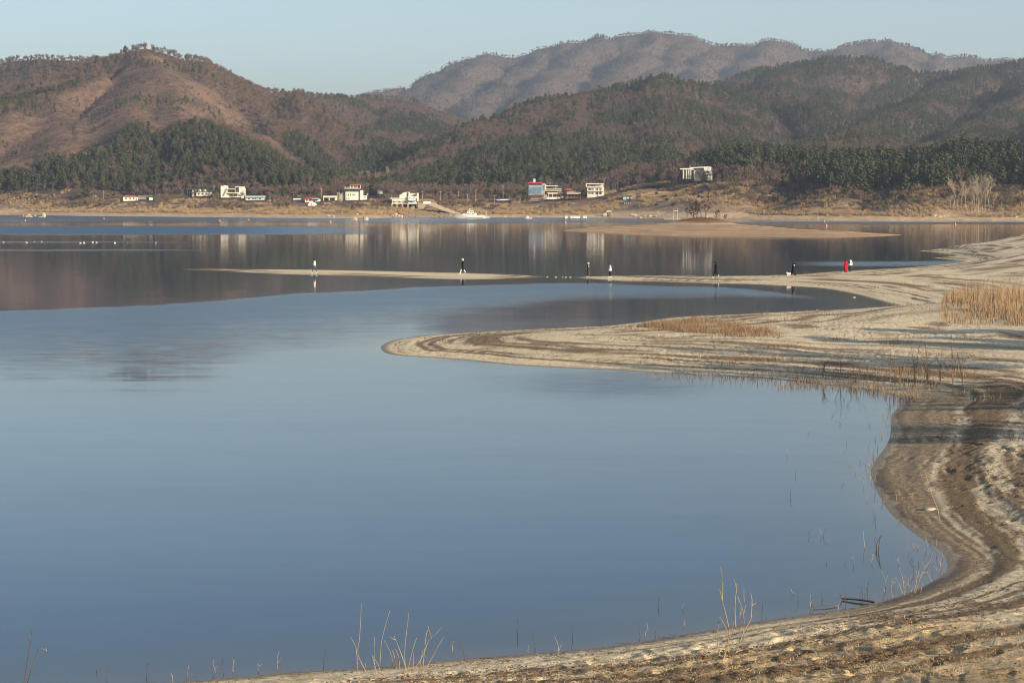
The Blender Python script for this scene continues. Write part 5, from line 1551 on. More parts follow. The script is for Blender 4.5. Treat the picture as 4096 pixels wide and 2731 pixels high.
# trees in front of the hill-top villa
for i, (u, v, s_) in enumerate(((2784, 737, 1.0), (2802, 738, 1.15), (2816, 739, .85))):
    x, y, z = hit(u, v, 900)
    t, c = (PINES if i == 2 else BARES)[i]
    e = empty("villa_tree", (x, y, z - .1), i * 2.0); e.scale = (s_,) * 3
    for nm, me in (("trunk", t), ("crown", c)):
        o = bpy.data.objects.new(nm, me); COL.objects.link(o); o.parent = e
    tag(e, "dark green pine right in front of the hilltop villa" if i == 2 else "leafless tree right in front of the hilltop villa", "tree", "trees before the hilltop villa")
# ================================================================ PEOPLE AND DOG
M_SKIN = plain("skin", (0.55, 0.33, 0.24), 0.6, 0.06)
def cloth(name, c): return plain(name, c, 0.9, 0.15, 12.0, spec=0.1)
C_BLACK = cloth("black_wool", (0.012, 0.012, 0.014)); C_JEANS = cloth("blue_denim", (0.05, 0.085, 0.15)); C_CREAM = cloth("cream_fleece", (0.72, 0.60, 0.48))
C_GREY = cloth("pale_grey_jacket", (0.62, 0.62, 0.60)); C_RED = cloth("red_wool", (0.36, 0.010, 0.028)); C_WHITE = cloth("white_canvas", (0.80, 0.77, 0.70)); C_CHAR = cloth("charcoal_padding", (0.045, 0.045, 0.043)); C_OLIVE = cloth("olive_canvas", (0.055, 0.06, 0.04))
HAIR = plain("black_hair", (0.012, 0.009, 0.008), 0.5); HAIRG = plain("pale_ash_hair", (0.48, 0.38, 0.27), 0.6); HAIRR = plain("brown_hair", (0.05, 0.02, 0.015), 0.5)
M_FUR = plain("white_fur", (0.80, 0.76, 0.66), 0.95); M_EYE = plain("dark_eye", (0.01, 0.01, 0.01), 0.2)

def skinned(name, caps, mats, voxel=0.02):
    """one continuous surface grown over tapered limbs; material by nearest limb"""
    mb = MB()
    for p0, r0, p1, r1, mi in caps:
        d = Vector(p1) - Vector(p0)
        mb.tube([p0, p1], [r0, r1], 10)
        mb.ball(p0, r0 * .999, 10, 8); mb.ball(p1, r1 * .999, 10, 8)
    me = mb.mesh(name)
    o = bpy.data.objects.new(name, me); COL.objects.link(o)
    md = o.modifiers.new("r", 'REMESH'); md.mode = 'VOXEL'; md.voxel_size = voxel; md.use_smooth_shade = True
    sm = o.modifiers.new("s", 'SMOOTH'); sm.iterations = 3; sm.factor = .5
    dg = bpy.context.evaluated_depsgraph_get()
    out = bpy.data.meshes.new_from_object(o.evaluated_get(dg))
    bpy.data.objects.remove(o); bpy.data.meshes.remove(me)
    n = len(out.polygons); c = np.empty(n * 3); out.polygons.foreach_get('center', c); c = c.reshape(-1, 3)
    best = np.full(n, 1e9); idx = np.zeros(n, np.int32)
    for p0, r0, p1, r1, mi in caps:
        a = np.array(p0); b = np.array(p1); ab = b - a
        t = np.clip(((c - a) @ ab) / (ab @ ab + 1e-9), 0, 1)
        d = np.linalg.norm(c - a - t[:, None] * ab, axis=1) - (r0 + (r1 - r0) * t)
        k = d < best; best[k] = d[k]; idx[k] = mi
    out.materials.clear()
    for m in mats: out.materials.append(m)
    out.polygons.foreach_set('material_index', idx); out.polygons.foreach_set('use_smooth', np.ones(n, bool)); out.name = name
    return out

def hand(mb, w, fwd, s):
    """palm with five separate curled fingers below the wrist w"""
    w = Vector(w); f = Vector(fwd).normalized(); side = Vector((f.y, -f.x, 0)).normalized() if abs(f.z) < .9 else Vector((1, 0, 0))
    for i, L in enumerate((.072, .08, .076, .06)):
        b = w + f * .055 + side * (i - 1.5) * .019
        k = b + f * L * .55; e = k + (f * .6 + Vector((.45 * s, 0, -.3))).normalized() * L * .5
        mb.tube([b, k, e], [.0095, .0088, .0065], 6)
    b = w + side * .03; k = b + (side * .8 + f * .6).normalized() * .035
    mb.tube([b, k, k + f * .03], [.0105, .0095, .007], 6)

def person(label, u, v, ht, face, top, trous, shoes, hair, coat=.85, flare=.19, stride=.2, lift=0.0, arms="pocket", hairlen=0.0, head_down=0.0, lean=0.0, extra=None):
    z = 0.12
    for _ in range(6):
        y = (H - z) * F / (v - V0); x = (u - 2048) / F * y; z = max(hn(x, y), .02)
    e = tag(empty("person", (x, y, z), face), label, "person", "people walking on the sand bar")
    e.scale = (ht / 1.7,) * 3
    S, T, L, B, K = 0, 1, 2, 3, 4     # skin, top, trousers, boots, neck scarf/collar
    caps = []
    lx = lean
    for s, fx, lf in ((1, stride, 0.0), (-1, -stride, lift)):
        an = (fx, .085 * s, .085 + lf); kn = (fx * .5 + .05 + (.05 if lf else 0), .09 * s, .49 + lf * .2)
        caps += [((0, .085 * s, .90), .088, kn, .062, L), (kn, .06, an, .043, L)]
        if lf: caps.append(((an[0] - .03, an[1], an[2]), .047, (an[0] + .03, an[1], an[2] - .13), .04, B))
        else: caps.append(((an[0] - .03, an[1], .05), .05, (an[0] + .16, an[1], .04), .04, B))
    caps += [((0, 0, .95), .145, (lx * .5, 0, 1.2), .14, T), ((lx * .5, 0, 1.2), .15, (lx, 0, 1.38), .135, T), ((lx, -.13, 1.38), .085, (lx, .13, 1.38), .085, T)]
    if coat < .93:
        n = 4
        for i in range(n):
            a = .98 + (coat - .98) * i / n; b = .98 + (coat - .98) * (i + 1) / n
            for s in (-.06, .06): caps.append(((0, s, a), .14 + (flare - .14) * i / n * .8, (0, s, b), .14 + (flare - .14) * (i + 1) / n * .8, T))
    hx = lx + .03 + head_down * .6
    hz = 1.585 - head_down * .25
    caps += [((lx, 0, 1.40), .06, (hx, 0, 1.52), .055, S), ((hx - .01, 0, hz + .02), .098, (hx + .025, 0, hz - .05), .075, S), ((hx + .095, 0, hz - .01), .016, (hx + .112, 0, hz - .03), .014, S)]
    for s in (-1, 1): caps.append(((hx, .088 * s, hz + .01), .02, (hx, .092 * s, hz - .02), .015, S))
    wr = []
    for s in (-1, 1):
        sh = (lx, .185 * s, 1.37)
        if arms == "pocket": el, w = (lx - .08, .25 * s, 1.13), (lx + .06, .20 * s, .98)
        elif arms == "front": el, w = (lx - .02, .24 * s, 1.12), (lx + .22, .10 * s, 1.10)
        elif arms == "raise" and s == 1: el, w = (lx - .30, .22, 1.40), (lx - .06, .16, 1.50)
        elif arms == "back" : el, w = (lx - .03, .26 * s, 1.12), (lx + .02, .28 * s, .88)
        else: el, w = (lx - .03, .245 * s, 1.12), (lx + .10 * s * (1 if stride else 0) + .05, .235 * s, .88)
        caps += [(sh, .068, el, .055, T), (el, .054, w, .042, T)]
        if arms != "pocket":
            d = (Vector(w) - Vector(el)).normalized(); p = Vector(w) + d * .05
            caps.append((w, .03, tuple(p), .032, S)); wr.append((p, d, s))
    me = skinned("body", caps, [M_SKIN, top, trous, shoes])
    body = link("body", me, None, e)
    if wr:
        mb = MB()
        for p, d, s in wr: hand(mb, p - d * .03, d, 1)
        mb.build("fingers", M_SKIN, body, smooth=True)
    mb = MB()
    for s in (-1, 1): mb.ball((hx + .088, .034 * s, hz + .012), .011, 6, 5)
    mb.build("eyes", M_EYE, body)
    MB().tube([(hx + .09, -.022, hz - .058), (hx + .097, 0, hz - .057), (hx + .09, .022, hz - .058)], [.006, .008, .006], 5).build("mouth", C_RED, body)
    hc = [((hx - .035, 0, hz + .04), .128, (hx + .005, 0, hz + .065), .116, 0), ((hx - .06, 0, hz + .03), .118, (hx - .06, 0, hz - .05), .10, 0)]
    if hairlen: hc.append(((hx - .05, 0, hz), .095, (lx - .06, 0, hz - hairlen), .085, 0)); hc.append(((hx + .01, .06, hz), .05, (hx + .03, .07, hz - hairlen * .8), .04, 0))
    link("hair", skinned("hair", hc, [hair]), None, e)
    if extra: extra(e, lx)
    return e

LEFT = math.pi
def ex_jacket_hem(e, lx): MB().tube([(0, 0, .91), (0, 0, .96)], [.165, .16], 14).build("belt", C_CREAM, e)
def ex_patch(e, lx): MB().box(-.10, .02, .255, .275, 1.22, 1.33).build("sleeve_patch", C_CREAM, e)
def ex_bagwhite(e, lx):
    MB().ball((lx - .12, .20, 1.25), (.11, .05, .06), 10, 7).build("white_bag", C_WHITE, e, smooth=True)
    MB().tube([(lx - .02, .10, 1.50), (lx - .02, .1, 1.70), (lx - .02, -.1, 1.70), (lx - .02, -.10, 1.50)], [.05, .05, .05, .05], 6).build("hood", C_BLACK, e)
def ex_hood(e, lx): MB().ball((lx - .10, 0, 1.42), (.10, .15, .075), 10, 7).build("hood", C_BLACK, e, smooth=True)
def ex_pack(e, lx):
    MB().ball((lx - .2, .02, 1.22), (.11, .16, .22), 10, 8).build("backpack", C_OLIVE, e, smooth=True)
    MB().ball((lx + .02, 0, 1.68), (.125, .115, .085), 10, 8).build("knit_cap", C_BLACK, e, smooth=True)
    MB().tube([(lx + .02, 0, 1.40), (lx + .02, 0, 1.48)], [.10, .085], 10).build("scarf", C_OLIVE, e)
def ex_belt(e, lx): MB().tube([(0, 0, 1.03), (0, 0, 1.07)], [.168, .166], 14).build("belt", C_RED, e)

person("person in a cream fleece jacket and blue jeans walking alone along the thin sand bar", 1258, 1091.5, 1.68, LEFT, C_CREAM, C_JEANS, C_WHITE, HAIR, .95, .16, .27, 0, "front", 0, .03, 0, ex_jacket_hem)
person("person in a knee-length black coat and white trousers striding along the sand bar", 1851, 1095, 1.78, LEFT, C_BLACK, C_WHITE, C_WHITE, HAIRG, .58, .20, .27, .16, "swing", 0, .02, 0, ex_hood)
person("pale haired person in an ankle-length dark padded coat standing by the stepping stones", 2353, 1107.8, 1.62, LEFT, C_CHAR, C_BLACK, C_WHITE, HAIRG, .22, .19, .06, 0, "pocket", 0, .0, 0, ex_patch)
person("person with long dark hair in a pale grey jacket and black trousers", 2441, 1110, 1.64, LEFT, C_GREY, C_BLACK, C_WHITE, HAIRR, .90, .18, .12, 0, "swing", .22, .03, .03)
person("bareheaded man in a plain black knee-length coat and white shoes walking with one heel raised", 2864, 1111, 1.78, LEFT, C_BLACK, C_BLACK, C_WHITE, HAIR, .62, .20, .27, .18, "pocket", 0, .05, .02)
person("person in a long black hooded coat with one arm raised, walking behind the white dog", 3173, 1102.5, 1.58, LEFT - .2, C_BLACK, C_BLACK, C_BLACK, HAIR, .42, .20, .27, 0, "raise", 0, .0, 0, ex_bagwhite)
person("person in a long belted bright red coat seen from behind", 3383, 1088, 1.52, math.pi / 2 + .25, C_RED, C_BLACK, C_BLACK, HAIR, .30, .26, .04, 0, "back", 0, 0, 0, ex_belt)
person("person in a white sweater with a dark backpack and knit cap beside the red coat", 3400, 1086.5, 1.62, math.pi / 2 - .5, C_WHITE, C_OLIVE, C_BLACK, HAIR, .92, .17, .05, 0, "back", 0, 0, 0, ex_pack)

# dog
zz = .12
for _ in range(5): yy = (H - zz) * F / (1105.8 - V0); xx = (3154 - 2048) / F * yy; zz = hn(xx, yy)
e = tag(empty("dog", (xx, yy, zz), LEFT + .5), "small fluffy white dog walking ahead of the person in the long hooded coat", "dog")
dc = [((-.16, 0, .24), .095, (.02, 0, .25), .10, 0), ((.02, 0, .25), .10, (.12, 0, .27), .088, 0), ((.12, 0, .28), .07, (.21, 0, .37), .06, 0), ((.21, 0, .385), .07, (.23, 0, .385), .065, 0), ((.25, 0, .37), .035, (.305, 0, .36), .026, 0),
      ((.20, .055, .43), .024, (.18, .08, .37), .026, 0), ((.20, -.055, .43), .024, (.18, -.08, .37), .026, 0), ((-.22, 0, .28), .035, (-.25, 0, .40), .03, 0)]
for s in (-1, 1):
    dc += [((.11, .055 * s, .22), .042, (.12 + .02 * s, .055 * s, .12), .028, 0), ((.12 + .02 * s, .055 * s, .12), .027, (.12 + .03 * s, .055 * s, .025), .025, 0), ((.13 + .03 * s, .055 * s, .022), .024, (.155 + .03 * s, .055 * s, .02), .02, 0),
           ((-.15, .055 * s, .22), .055, (-.10 - .02 * s, .06 * s, .15), .04, 0), ((-.10 - .02 * s, .06 * s, .15), .034, (-.19 - .02 * s, .06 * s, .09), .024, 0), ((-.19 - .02 * s, .06 * s, .09), .023, (-.175 - .02 * s, .06 * s, .022), .022, 0), ((-.17 - .02 * s, .06 * s, .02), .024, (-.14 - .02 * s, .06 * s, .018), .02, 0)]
db = link("body", skinned("body", dc, [M_FUR], .014), None, e)
MB().ball((.315, 0, .365), .013, 6, 5).ball((.275, .03, .40), .009, 6, 5).ball((.275, -.03, .40), .009, 6, 5).build("nose_and_eyes", M_EYE, db)

# ================================================================ NEAR STONES
M_STONE = plain("shore_stone", (0.42, 0.36, 0.29), 0.85, 0.3, 4.0)
for i, (u, v, w) in enumerate(((2189, 1108.5, 9), (2222, 1109, 10), (2250, 1109.3, 7), (2263, 1109, 10), (2281, 1109, 11), (2303, 1110, 7), (2296, 1108, 5))):
    x, y = G(u, v); k = y / F
    o = link("stepping_stone", rock_mesh(700 + i, w * k * .5, w * k * .5, w * k * .33, 1), M_STONE, None, (x, y, -.03), i)
    tag(o, "small rounded stone in the row of stepping stones across the gap in the sand bar", "stone", "stepping stones")
for i, (u, v, w, lab) in enumerate(((3417, 1190, 14, "pale boxy stone standing in the inlet water behind the grassy spit"), (3268, 1243, 13, "pale stone on the inner edge of the grassy spit"), (3282, 1158, 9, "small dark stone on the inlet edge of the sand bar"), (3720, 2052, 66, "flat tan stone on the striped beach beside a leaning stake"), (3655, 2106, 34, "small dark stone at the foot of the striped beach"))):
    x, y = G(u, v); k = y / F; z = hn(x, y)
    o = link("beach_stone", rock_mesh(720 + i, w * k * .5, w * k * .4, w * k * (.35 if i < 3 else .14), 2), M_STONE if i not in (2, 4) else M_ROCKD, None, (x, y, max(z, -.05) - .03), i)
    tag(o, lab, "stone")

# ================================================================ NEAR PLANTS
M_STICK = plain("bleached_stick", (0.29, 0.22, 0.15), 0.85, 0.4, 6.0)
M_STICKD = plain("wet_dark_stick", (0.085, 0.06, 0.045), 0.7, 0.3, 6.0)
M_REED = leafy("reed_straw", (0.14, 0.095, 0.06), (0.31, 0.22, 0.135), scale=1.5)
M_REEDB = leafy("brown_stems", (0.13, 0.085, 0.055), (0.27, 0.185, 0.115), scale=1.5)
M_STUB = leafy("grass_stubble", (0.24, 0.17, 0.09), (0.42, 0.32, 0.18), scale=2.0)
M_LEAF = leafy("fallen_leaves", (0.06, 0.04, 0.026), (0.17, 0.10, 0.055), scale=3.0)

def traced_shrub(name, label, stems, sx, sy, ox, oy, vbase, r0, mat, cat="dead shrub", jit=.35, group=None):
    """stems traced as polylines, each standing at its own depth around the root"""
    rnd = random.Random(hash(label) % 1000 if False else len(label))
    us = [ox + p[0] / sx for st in stems for p in st]
    uc = sum(us) / len(us)
    z = .1
    for _ in range(5):
        y = (H - z) * F / (vbase - V0); x = (uc - 2048) / F * y; z = max(hn(x, y), -.05)
    e = tag(empty(name, (x, y, z)), label, cat, group)
    for st in stems:
        dy = rnd.uniform(-jit, jit); pts = []; n = len(st)
        for i, (a, b) in enumerate(st):
            u = ox + a / sx; v = oy + b / sy
            yy = y + dy + rnd.uniform(-.03, .03) * i
            pts.append(((u - 2048) / F * yy - x, yy - y, H + (V0 - v) / F * yy - z))
        if st[0][1] > st[-1][1] and abs(pts[0][2]) < .4: pts[0] = (pts[0][0], pts[0][1], min(pts[0][2], hn(x + pts[0][0], y + pts[0][1]) - z) - .05)
        rads = [r0 * (1 - .55 * i / (n - 1)) * rnd.uniform(.85, 1.1) for i in range(n)]
        fine = smooth_poly(pts, 3); rf = np.interp(np.linspace(0, n - 1, len(fine)), range(n), rads)
        MB().tube(fine, list(rf), 6).build("stem", mat, e)
    return e

traced_shrub("dead_shrub", "bleached leafless shrub of tall bare stems at the near waterline, many thin forked stems", [
    [(530, 950), (455, 820), (465, 700), (475, 560), (480, 420)], [(455, 820), (440, 770), (395, 678)], [(590, 945), (582, 830), (585, 680)], [(625, 880), (640, 710), (705, 468)],
    [(830, 945), (820, 800), (840, 600), (853, 490)], [(845, 945), (800, 830), (745, 690), (735, 668)], [(745, 700), (725, 690), (705, 675)], [(840, 870), (880, 790), (915, 683)],
    [(870, 950), (960, 830), (1010, 700), (1060, 660), (1108, 605)], [(1030, 690), (1015, 640), (1003, 590)], [(960, 830), (985, 690), (1003, 620)], [(965, 930), (1040, 830), (1095, 730), (1130, 670)],
    [(720, 960), (720, 830), (660, 705)], [(760, 900), (740, 830), (720, 780)], [(890, 910), (888, 800)], [(600, 880), (565, 820)], [(785, 905), (770, 830), (745, 770)], [(935, 950), (945, 860), (965, 780)], [(640, 940), (610, 890), (560, 815)], [(520, 930), (512, 880)]],
    1.96, 1.96, 1200, 2200, 2680, .0075, M_STICK)
traced_shrub("dead_shrub", "dead forked shrub with thick dark-tipped stems on the near beach beside the waterline stubs", [
    [(865, 775), (905, 650), (895, 560), (865, 440), (850, 375)], [(865, 440), (868, 330), (855, 245)], [(930, 770), (985, 640), (990, 520), (955, 415)], [(990, 520), (1005, 460)], [(985, 640), (1040, 540), (1060, 500)],
    [(1035, 540), (1040, 440), (1032, 395)], [(1040, 470), (1068, 455)], [(945, 600), (940, 480), (952, 345)], [(993, 450), (992, 365)], [(850, 770), (838, 640), (850, 540)], [(890, 610), (870, 570), (850, 535)], [(865, 775), (905, 690), (935, 560)]],
    1.47, 1.47, 2300, 2100, 2626, .011, M_STICK)
traced_shrub("dead_shrub", "bent dead branch and upright twigs standing in the corner of the cove", [
    [(1995, 360), (2040, 280), (2080, 220), (2105, 150)], [(2040, 280), (2070, 280), (2100, 335)], [(1935, 410), (1930, 330), (1905, 250)], [(1930, 380), (1900, 330), (1878, 308)], [(1945, 400), (1935, 290)], [(1868, 415), (1860, 350), (1892, 330)], [(1990, 380), (2010, 300), (2000, 265)], [(2030, 380), (2045, 330)]],
    1.47, 1.47, 2300, 2100, 2375, .009, M_STICK)
traced_shrub("dead_shrub", "tall thin dead stem with a forked tip in the water near a dark twig", [
    [(180, 655), (215, 470), (240, 320), (265, 238)], [(240, 325), (222, 300), (210, 265)], [(252, 262), (243, 240), (235, 222)], [(200, 650), (245, 540), (270, 470), (298, 380)]],
    1.96, 1.96, 0, 2400, 2738, .009, M_STICKD)
traced_shrub("leaning_stake", "thin pale leaning stake stuck in the striped beach", [[(1090, 740), (1085, 690), (1050, 600), (1015, 480)]], 1.2735, 1.2735, 2900, 1500, 2080, .016, M_STICK, "stake")
traced_shrub("dead_shrub", "forked dark twig standing in the cove water with its reflection", [[(770, 905), (775, 855), (798, 812)], [(776, 860), (790, 830), (800, 815)], [(772, 880), (768, 852)]], 1.2735, 1.2735, 2900, 1500, 2210, .014, M_STICKD)
traced_shrub("dead_plant", "single pale stem in the cove water beside the forked twig", [[(716, 880), (706, 830), (702, 786)]], 1.2735, 1.2735, 2900, 1500, 2192, .012, M_STICK, "stem")
traced_shrub("dead_plant", "lone short dark stick standing in open water off the bleached shrub", [[(1706, 640), (1704, 590), (1705, 530)]], 1.96, 1.96, 1200, 2200, 2526, .010, M_STICKD, "stem")
# driftwood lying in the shallows
for i, (a, b, r_) in enumerate((((3368, 2398), (3500, 2414), .03), ((3255, 2432), (3345, 2422), .016))):
    p = G(*a); q = G(*b); c = ((p[0] + q[0]) / 2, (p[1] + q[1]) / 2)
    e = tag(empty("driftwood", (c[0], c[1], 0)), "dark waterlogged branch lying in the shallows at the waterline" if i == 0 else "thin submerged twig lying beside the waterlogged branch", "branch")
    P = [(p[0] - c[0], p[1] - c[1], .03), (0, 0, .05), (q[0] - c[0], q[1] - c[1], .04)]
    MB().tube(smooth_poly(P, 4), list(np.linspace(r_ * .6, r_, 9)), 6).build("limb", M_STICKD, e)
    MB().tube([(P[0][0], P[0][1], .03), (P[0][0] - .05, P[0][1], .16)], [r_ * .5, r_ * .25], 5).build("snag", M_STICKD, e)

# stubs of drowned plants along the near waterline
rnd = random.Random(21)
shore_pts = [G(u, v) for u, v in _main_px[2:30]]
seglen = [math.dist(shore_pts[i], shore_pts[i + 1]) for i in range(len(shore_pts) - 1)]
nst = 0
STUBM = []
for i in range(10):
    mb = MB(); r2 = random.Random(i); h_ = 1.0
    p = [Vector((0, 0, -.3)), Vector((r2.gauss(0, .05), r2.gauss(0, .05), .35)), Vector((r2.gauss(0, .12), r2.gauss(0, .12), .7)), Vector((r2.gauss(0, .2), r2.gauss(0, .2), 1.0))]
    mb.tube(p, [.03, .028, .022, .012], 5)
    if i % 2: mb.tube([p[1], p[1] + Vector((r2.choice((-1, 1)) * .32, r2.gauss(0, .1), .3))], [.02, .008], 4)
    if i % 3 == 0: mb.tube([p[2], p[2] + Vector((r2.choice((-1, 1)) * .2, r2.gauss(0, .1), .2))], [.016, .008], 4)
    me = mb.mesh("dead_plant"); me.materials.append(M_STICK if i % 2 else M_STICKD); STUBM.append(me)
while nst < 160:
    i = rnd.choices(range(len(seglen)), [L * (2.2 if 10 < k < 18 else 1) for k, L in enumerate(seglen)])[0]
    t = rnd.random(); a, b = shore_pts[i], shore_pts[i + 1]
    tx, ty = (b[0] - a[0]) / seglen[i], (b[1] - a[1]) / seglen[i]
    off = abs(rnd.gauss(0, .5)) if rnd.random() < .75 else rnd.uniform(0, 3.2)
    x = a[0] + (b[0] - a[0]) * t - ty * off; y = a[1] + (b[1] - a[1]) * t + tx * off
    if rnd.random() < .3: x += ty * off * 1.6; y -= tx * off * 1.6
    z = hn(x, y)
    if abs(x) > .27 * y: continue
    h_ = rnd.choice((.12, .16, .2, .25, .3, .4)) * rnd.uniform(.8, 1.3)
    me = rnd.choice(STUBM)
    o = bpy.data.objects.new("dead_plant", me); COL.objects.link(o)
    o.location = (x, y, max(z, -.02)); o.rotation_euler = (rnd.gauss(0, .12), rnd.gauss(0, .12), rnd.uniform(0, 6.28)); o.scale = (.22, .22, h_)
    inw = z < .0
    tag(o, "short dead plant stem poking out of the shallow water along the near shore" if inw else "short dead plant stem standing on the sand at the near waterline", "stem", "dead stems in the shallows" if inw else "dead stems on the near sand")
    nst += 1

def blades(name, pts, hs, w, mat, bend=.25, seed=0, plume=False):
    """a mass of thin leaning blades, two triangles each"""
    r = np.random.default_rng(seed); n = len(pts)
    P = np.asarray(pts, float); hs = np.asarray(hs, float)
    a = r.uniform(0, 2 * np.pi, n); ln = np.abs(r.normal(0, bend, n)) * hs
    t = r.uniform(0, np.pi, n); sx = np.cos(t) * w; sy = np.sin(t) * w * .6
    top = P + np.stack([np.cos(a) * ln, np.sin(a) * ln, hs], 1)
    mid = P + np.stack([np.cos(a) * ln * .35, np.sin(a) * ln * .35, hs * .55], 1)
    s = np.stack([sx, sy, np.zeros(n)], 1)
    V = np.stack([P - s, P + s, mid + s * .8, mid - s * .8, top], 1).reshape(-1, 3)
    b = np.arange(n)[:, None] * 5
    Fq = np.concatenate([b + np.array([[0, 1, 2]]), b + np.array([[0, 2, 3]]), b + np.array([[3, 2, 4]])])
    o = link(name, np_mesh(name, V, Fq), mat)
    return tag(o, kind="stuff")

R5 = np.random.default_rng(55)
def in_px(poly, n, seed, z0=0.3):
    r = np.random.default_rng(seed)
    us = [p[0] for p in poly]; vs = [p[1] for p in poly]
    u = r.uniform(min(us), max(us), n * 3); D0 = (H - z0) * F / (max(vs) - V0); D1 = (H - z0) * F / (min(vs) - V0)
    y = r.uniform(D0, D1, n * 3); v = V0 + (H - z0) * F / y
    k = inpoly(u, v, poly); u, y = u[k][:n], y[k][:n]
    x = (u - 2048) / F * y
    return x, y, near_h(x, y)
# tall reed bed
x, y, z = in_px([(3755, 1262), (3790, 1288), (3950, 1302), (4250, 1304), (4300, 1185), (3900, 1190), (3775, 1212)], 5200, 1, .9)
cl = fbm(x / 2.2, y / 3, 3, 7)
edge = sstep(0, 3.5, x - (31.5 + .0 * y)) * .6 + .4
k = cl > -.28 - .3 * edge + .25 * (edge < .6)
hh = R5.uniform(.7, 1.75, len(x)) * (0.7 + .5 * sstep(-.3, .4, cl)) * edge
blades("reed_bed", np.stack([x, y, z - .05], 1)[k], hh[k], .02, M_REED, .22, 2)
# straw patch on the spit
x, y, z = in_px([(2545, 1302), (2620, 1280), (2760, 1272), (2900, 1290), (3000, 1318), (3110, 1345), (3140, 1366), (2980, 1362), (2800, 1340), (2640, 1322)], 9000, 3, .6)
cl = fbm(x / 2.5, y / 4, 4, 17); k = cl > R5.uniform(-.45, .25, len(x))
blades("straw_grass", np.stack([x, y, z - .03], 1)[k], (R5.uniform(.15, .5, len(x)) * (.6 + .8 * sstep(-.2, .4, cl)))[k], .014, M_REED, .35, 4)
# brown stems by the head of the cove
x, y, z = in_px([(3080, 1545), (3250, 1535), (3480, 1562), (3640, 1606), (3760, 1560), (3700, 1500), (3450, 1500), (3200, 1510)], 1300, 5, .15)
blades("cove_stems", np.stack([x, y, np.maximum(z, -.05) - .05], 1), R5.uniform(.12, .6, len(x)), .009, M_REEDB, .35, 6)
x, y, z = in_px([(2600, 1505), (3100, 1530), (3300, 1545), (3300, 1490), (2700, 1480)], 500, 15, .15)
blades("spit_edge_stems", np.stack([x, y, np.maximum(z, -.05) - .05], 1), R5.uniform(.12, .45, len(x)), .010, M_REEDB, .25, 16)
# tall leggy dead bushes at the head of the cove
for i, (u, vb, vt) in enumerate(((3290, 1515, 1400), (3360, 1522, 1395), (3420, 1535, 1420), (3560, 1530, 1400), (3660, 1545, 1330), (3710, 1540, 1360), (3760, 1535, 1390), (3810, 1545, 1320), (3850, 1540, 1400), (3600, 1550, 1440))):
    z = .3
    for _ in range(4): y = (H - z) * F / (vb - V0); x = (u - 2048) / F * y; z = max(hn(x, y), 0)
    h_ = (vb - vt) * y / F; r2 = random.Random(i)
    e = tag(empty("leggy_bush", (x, y, z)), "tall thin leafless bush of a few bare wands at the head of the cove", "bush", "leggy bushes at the head of the cove")
    for k in range(r2.randint(3, 5)):
        a = r2.uniform(0, 6.28); sp = r2.uniform(.05, .38); hk = h_ * r2.uniform(.55, 1)
        p = [Vector((0, 0, -.1)), Vector((math.cos(a) * sp * .3, math.sin(a) * sp * .3, hk * .4)), Vector((math.cos(a) * sp * .8, math.sin(a) * sp * .8, hk * .75)), Vector((math.cos(a) * sp * 1.3 + r2.gauss(0, .05), math.sin(a) * sp * 1.3, hk))]
        st = MB().tube(p, [.016, .013, .010, .005], 5)
        for q in range(3):
            b = p[1].lerp(p[3], r2.uniform(.1, .9)); st.tube([b, b + Vector((r2.gauss(0, .18), r2.gauss(0, .12), r2.uniform(.15, .4)))], [.008, .003], 4)
        st.build("stem", M_REEDB, e)
# scattered tufts on the sand
tx, ty = [], []
r = np.random.default_rng(8)
cu = r.uniform(2500, 4150, 150); cy = r.uniform(60, 230, 150)
for a, b in zip((cu - 2048) / F * cy, cy):
    n = r.integers(10, 40); tx.append(a + r.normal(0, .5, n)); ty.append(b + r.normal(0, .6, n))
x = np.concatenate(tx); y = np.concatenate(ty); d, b = near_sd(x, y); k = d > 2.5; x, y = x[k], y[k]
blades("sand_tufts", np.stack([x, y, near_h(x, y) - .02], 1), r.uniform(.12, .45, len(x)), .014, M_REED, .3, 9)
# stubble and straw in the foreground
n = 60000
y = r.uniform(31, 62, n) ** 1.0; x = r.uniform(-.27, .28, n) * y
d, b = near_sd(x, y)
k = (d > .8) & (r.random(n) < np.interp(y, [31, 44, 50, 62], [1, .75, .3, .12]) * np.interp(d, [.8, 3, 5], [.15, .5, 1])) & (fbm(x / 1.5, y / 1.5, 3, 23) > -.15)
x, y = x[k], y[k]
blades("grass_stubble", np.stack([x, y, near_h(x, y) - .02], 1), r.uniform(.02, .08, len(x)), .006, M_STUB, .9, 10)
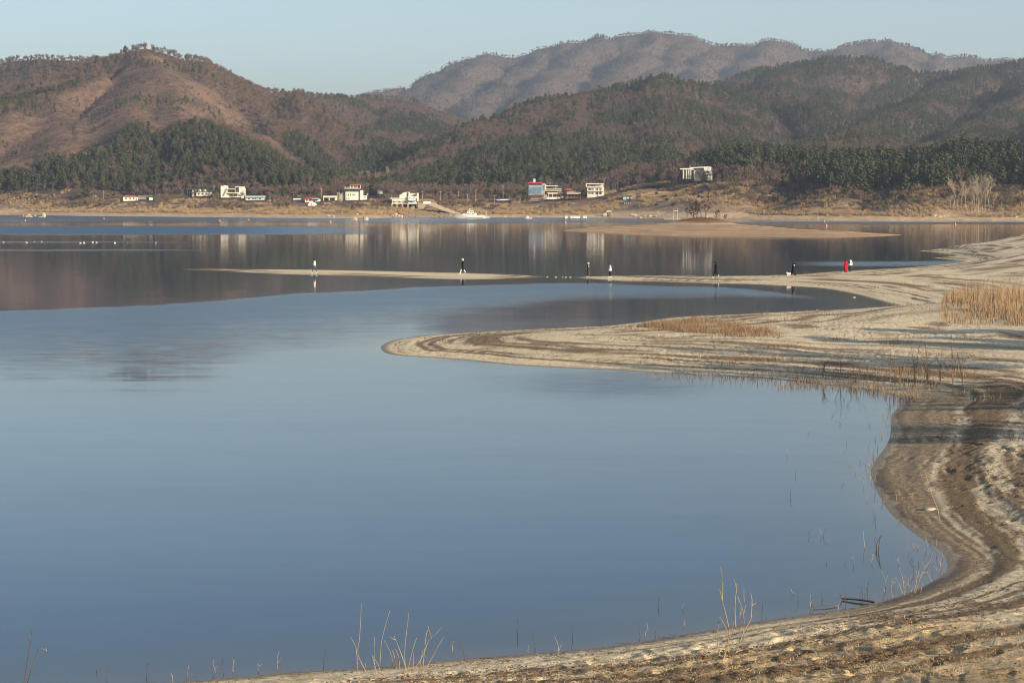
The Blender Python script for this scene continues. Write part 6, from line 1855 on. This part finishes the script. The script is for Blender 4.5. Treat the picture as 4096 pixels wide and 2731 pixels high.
# fallen leaves and drift debris
n = 260000
y = 32 + 120 * r.random(n) ** 1.6; x = r.uniform(-.27, .28, n) * y
d, b = near_sd(x, y)
dw = d + .6 * fbm(x / 6, y / 6, 3, 70) + .25 * perlin(x / 1.3, y / 1.3, 71)
p = np.zeros(n) + .03
for c, w, a in ((.9, .3, .5), (2.2, .35, .7), (3.6, .6, .9), (5.6, 1.0, .8), (8.2, 1.3, .6), (12.5, 1.8, .5), (18, 2.5, .4)): p = np.maximum(p, a * np.exp(-((dw - c) / w) ** 2) * sstep(-.3, .3, fbm(x / 9, y / 9, 2, int(c * 10))))
k = (d > .25) & (r.random(n) < p); x, y = x[k], y[k]; z = near_h(x, y) + .015
n = len(x); s = r.uniform(.012, .038, n) * np.interp(y, [32, 150], [1, 1.8])
V = []
t0 = r.uniform(0, 6.28, n)
for q in range(3):
    t = t0 + q * 2.09 + r.uniform(-.5, .5, n); V.append(np.stack([x + np.cos(t) * s * 1.3, y + np.sin(t) * s, z + r.uniform(0, 1.2, n) * s], 1))
V = np.stack(V, 1).reshape(-1, 3)
tag(link("drift_leaves", np_mesh("drift_leaves", V, np.arange(3 * n).reshape(-1, 3)), M_LEAF), kind="stuff")
n = 2600
y = 33 + 75 * r.random(n) ** 1.5; x = r.uniform(-.27, .28, n) * y; d, b = near_sd(x, y); k = d > .3; x, y = x[k], y[k]; n = len(x); z = near_h(x, y) + .02
a = r.normal(0, .6, n); L = r.uniform(.1, .5, n); w = .008 + .004 * r.random(n)
c_, s_ = np.cos(a), np.sin(a)
V = np.stack([np.stack([x - c_ * L - s_ * w, y - s_ * L + c_ * w, z], 1), np.stack([x - c_ * L + s_ * w, y - s_ * L - c_ * w, z + .012], 1), np.stack([x + c_ * L, y + s_ * L, z + .02 + .1 * r.random(n) * L], 1)], 1).reshape(-1, 3)
tag(link("drift_twigs", np_mesh("drift_twigs", V, np.arange(3 * n).reshape(-1, 3)), M_STICK), kind="stuff")

# ---- trees on the right bank, beyond the frame, whose long shadows fall across the beach
for i, (x, y, s_) in enumerate(((40, 56, 1.6), (51, 61, 1.7), (36, 82, 1.6), (43, 86, 1.7), (52, 90, 1.6), (60, 96, 1.7), (66, 84, 1.8))):
    t, c = PINES[i % 4] if i > 3 else BARES[i % 4]
    e = empty("bank_tree", (x, y, hn(x, y)), i * 1.1); e.scale = (s_, s_, s_)
    for nm, me in (("trunk", t), ("crown", c)):
        o = bpy.data.objects.new(nm, me); COL.objects.link(o); o.parent = e
    tag(e, "tall tree on the bank to the right of the beach", "tree", "trees on the right bank")
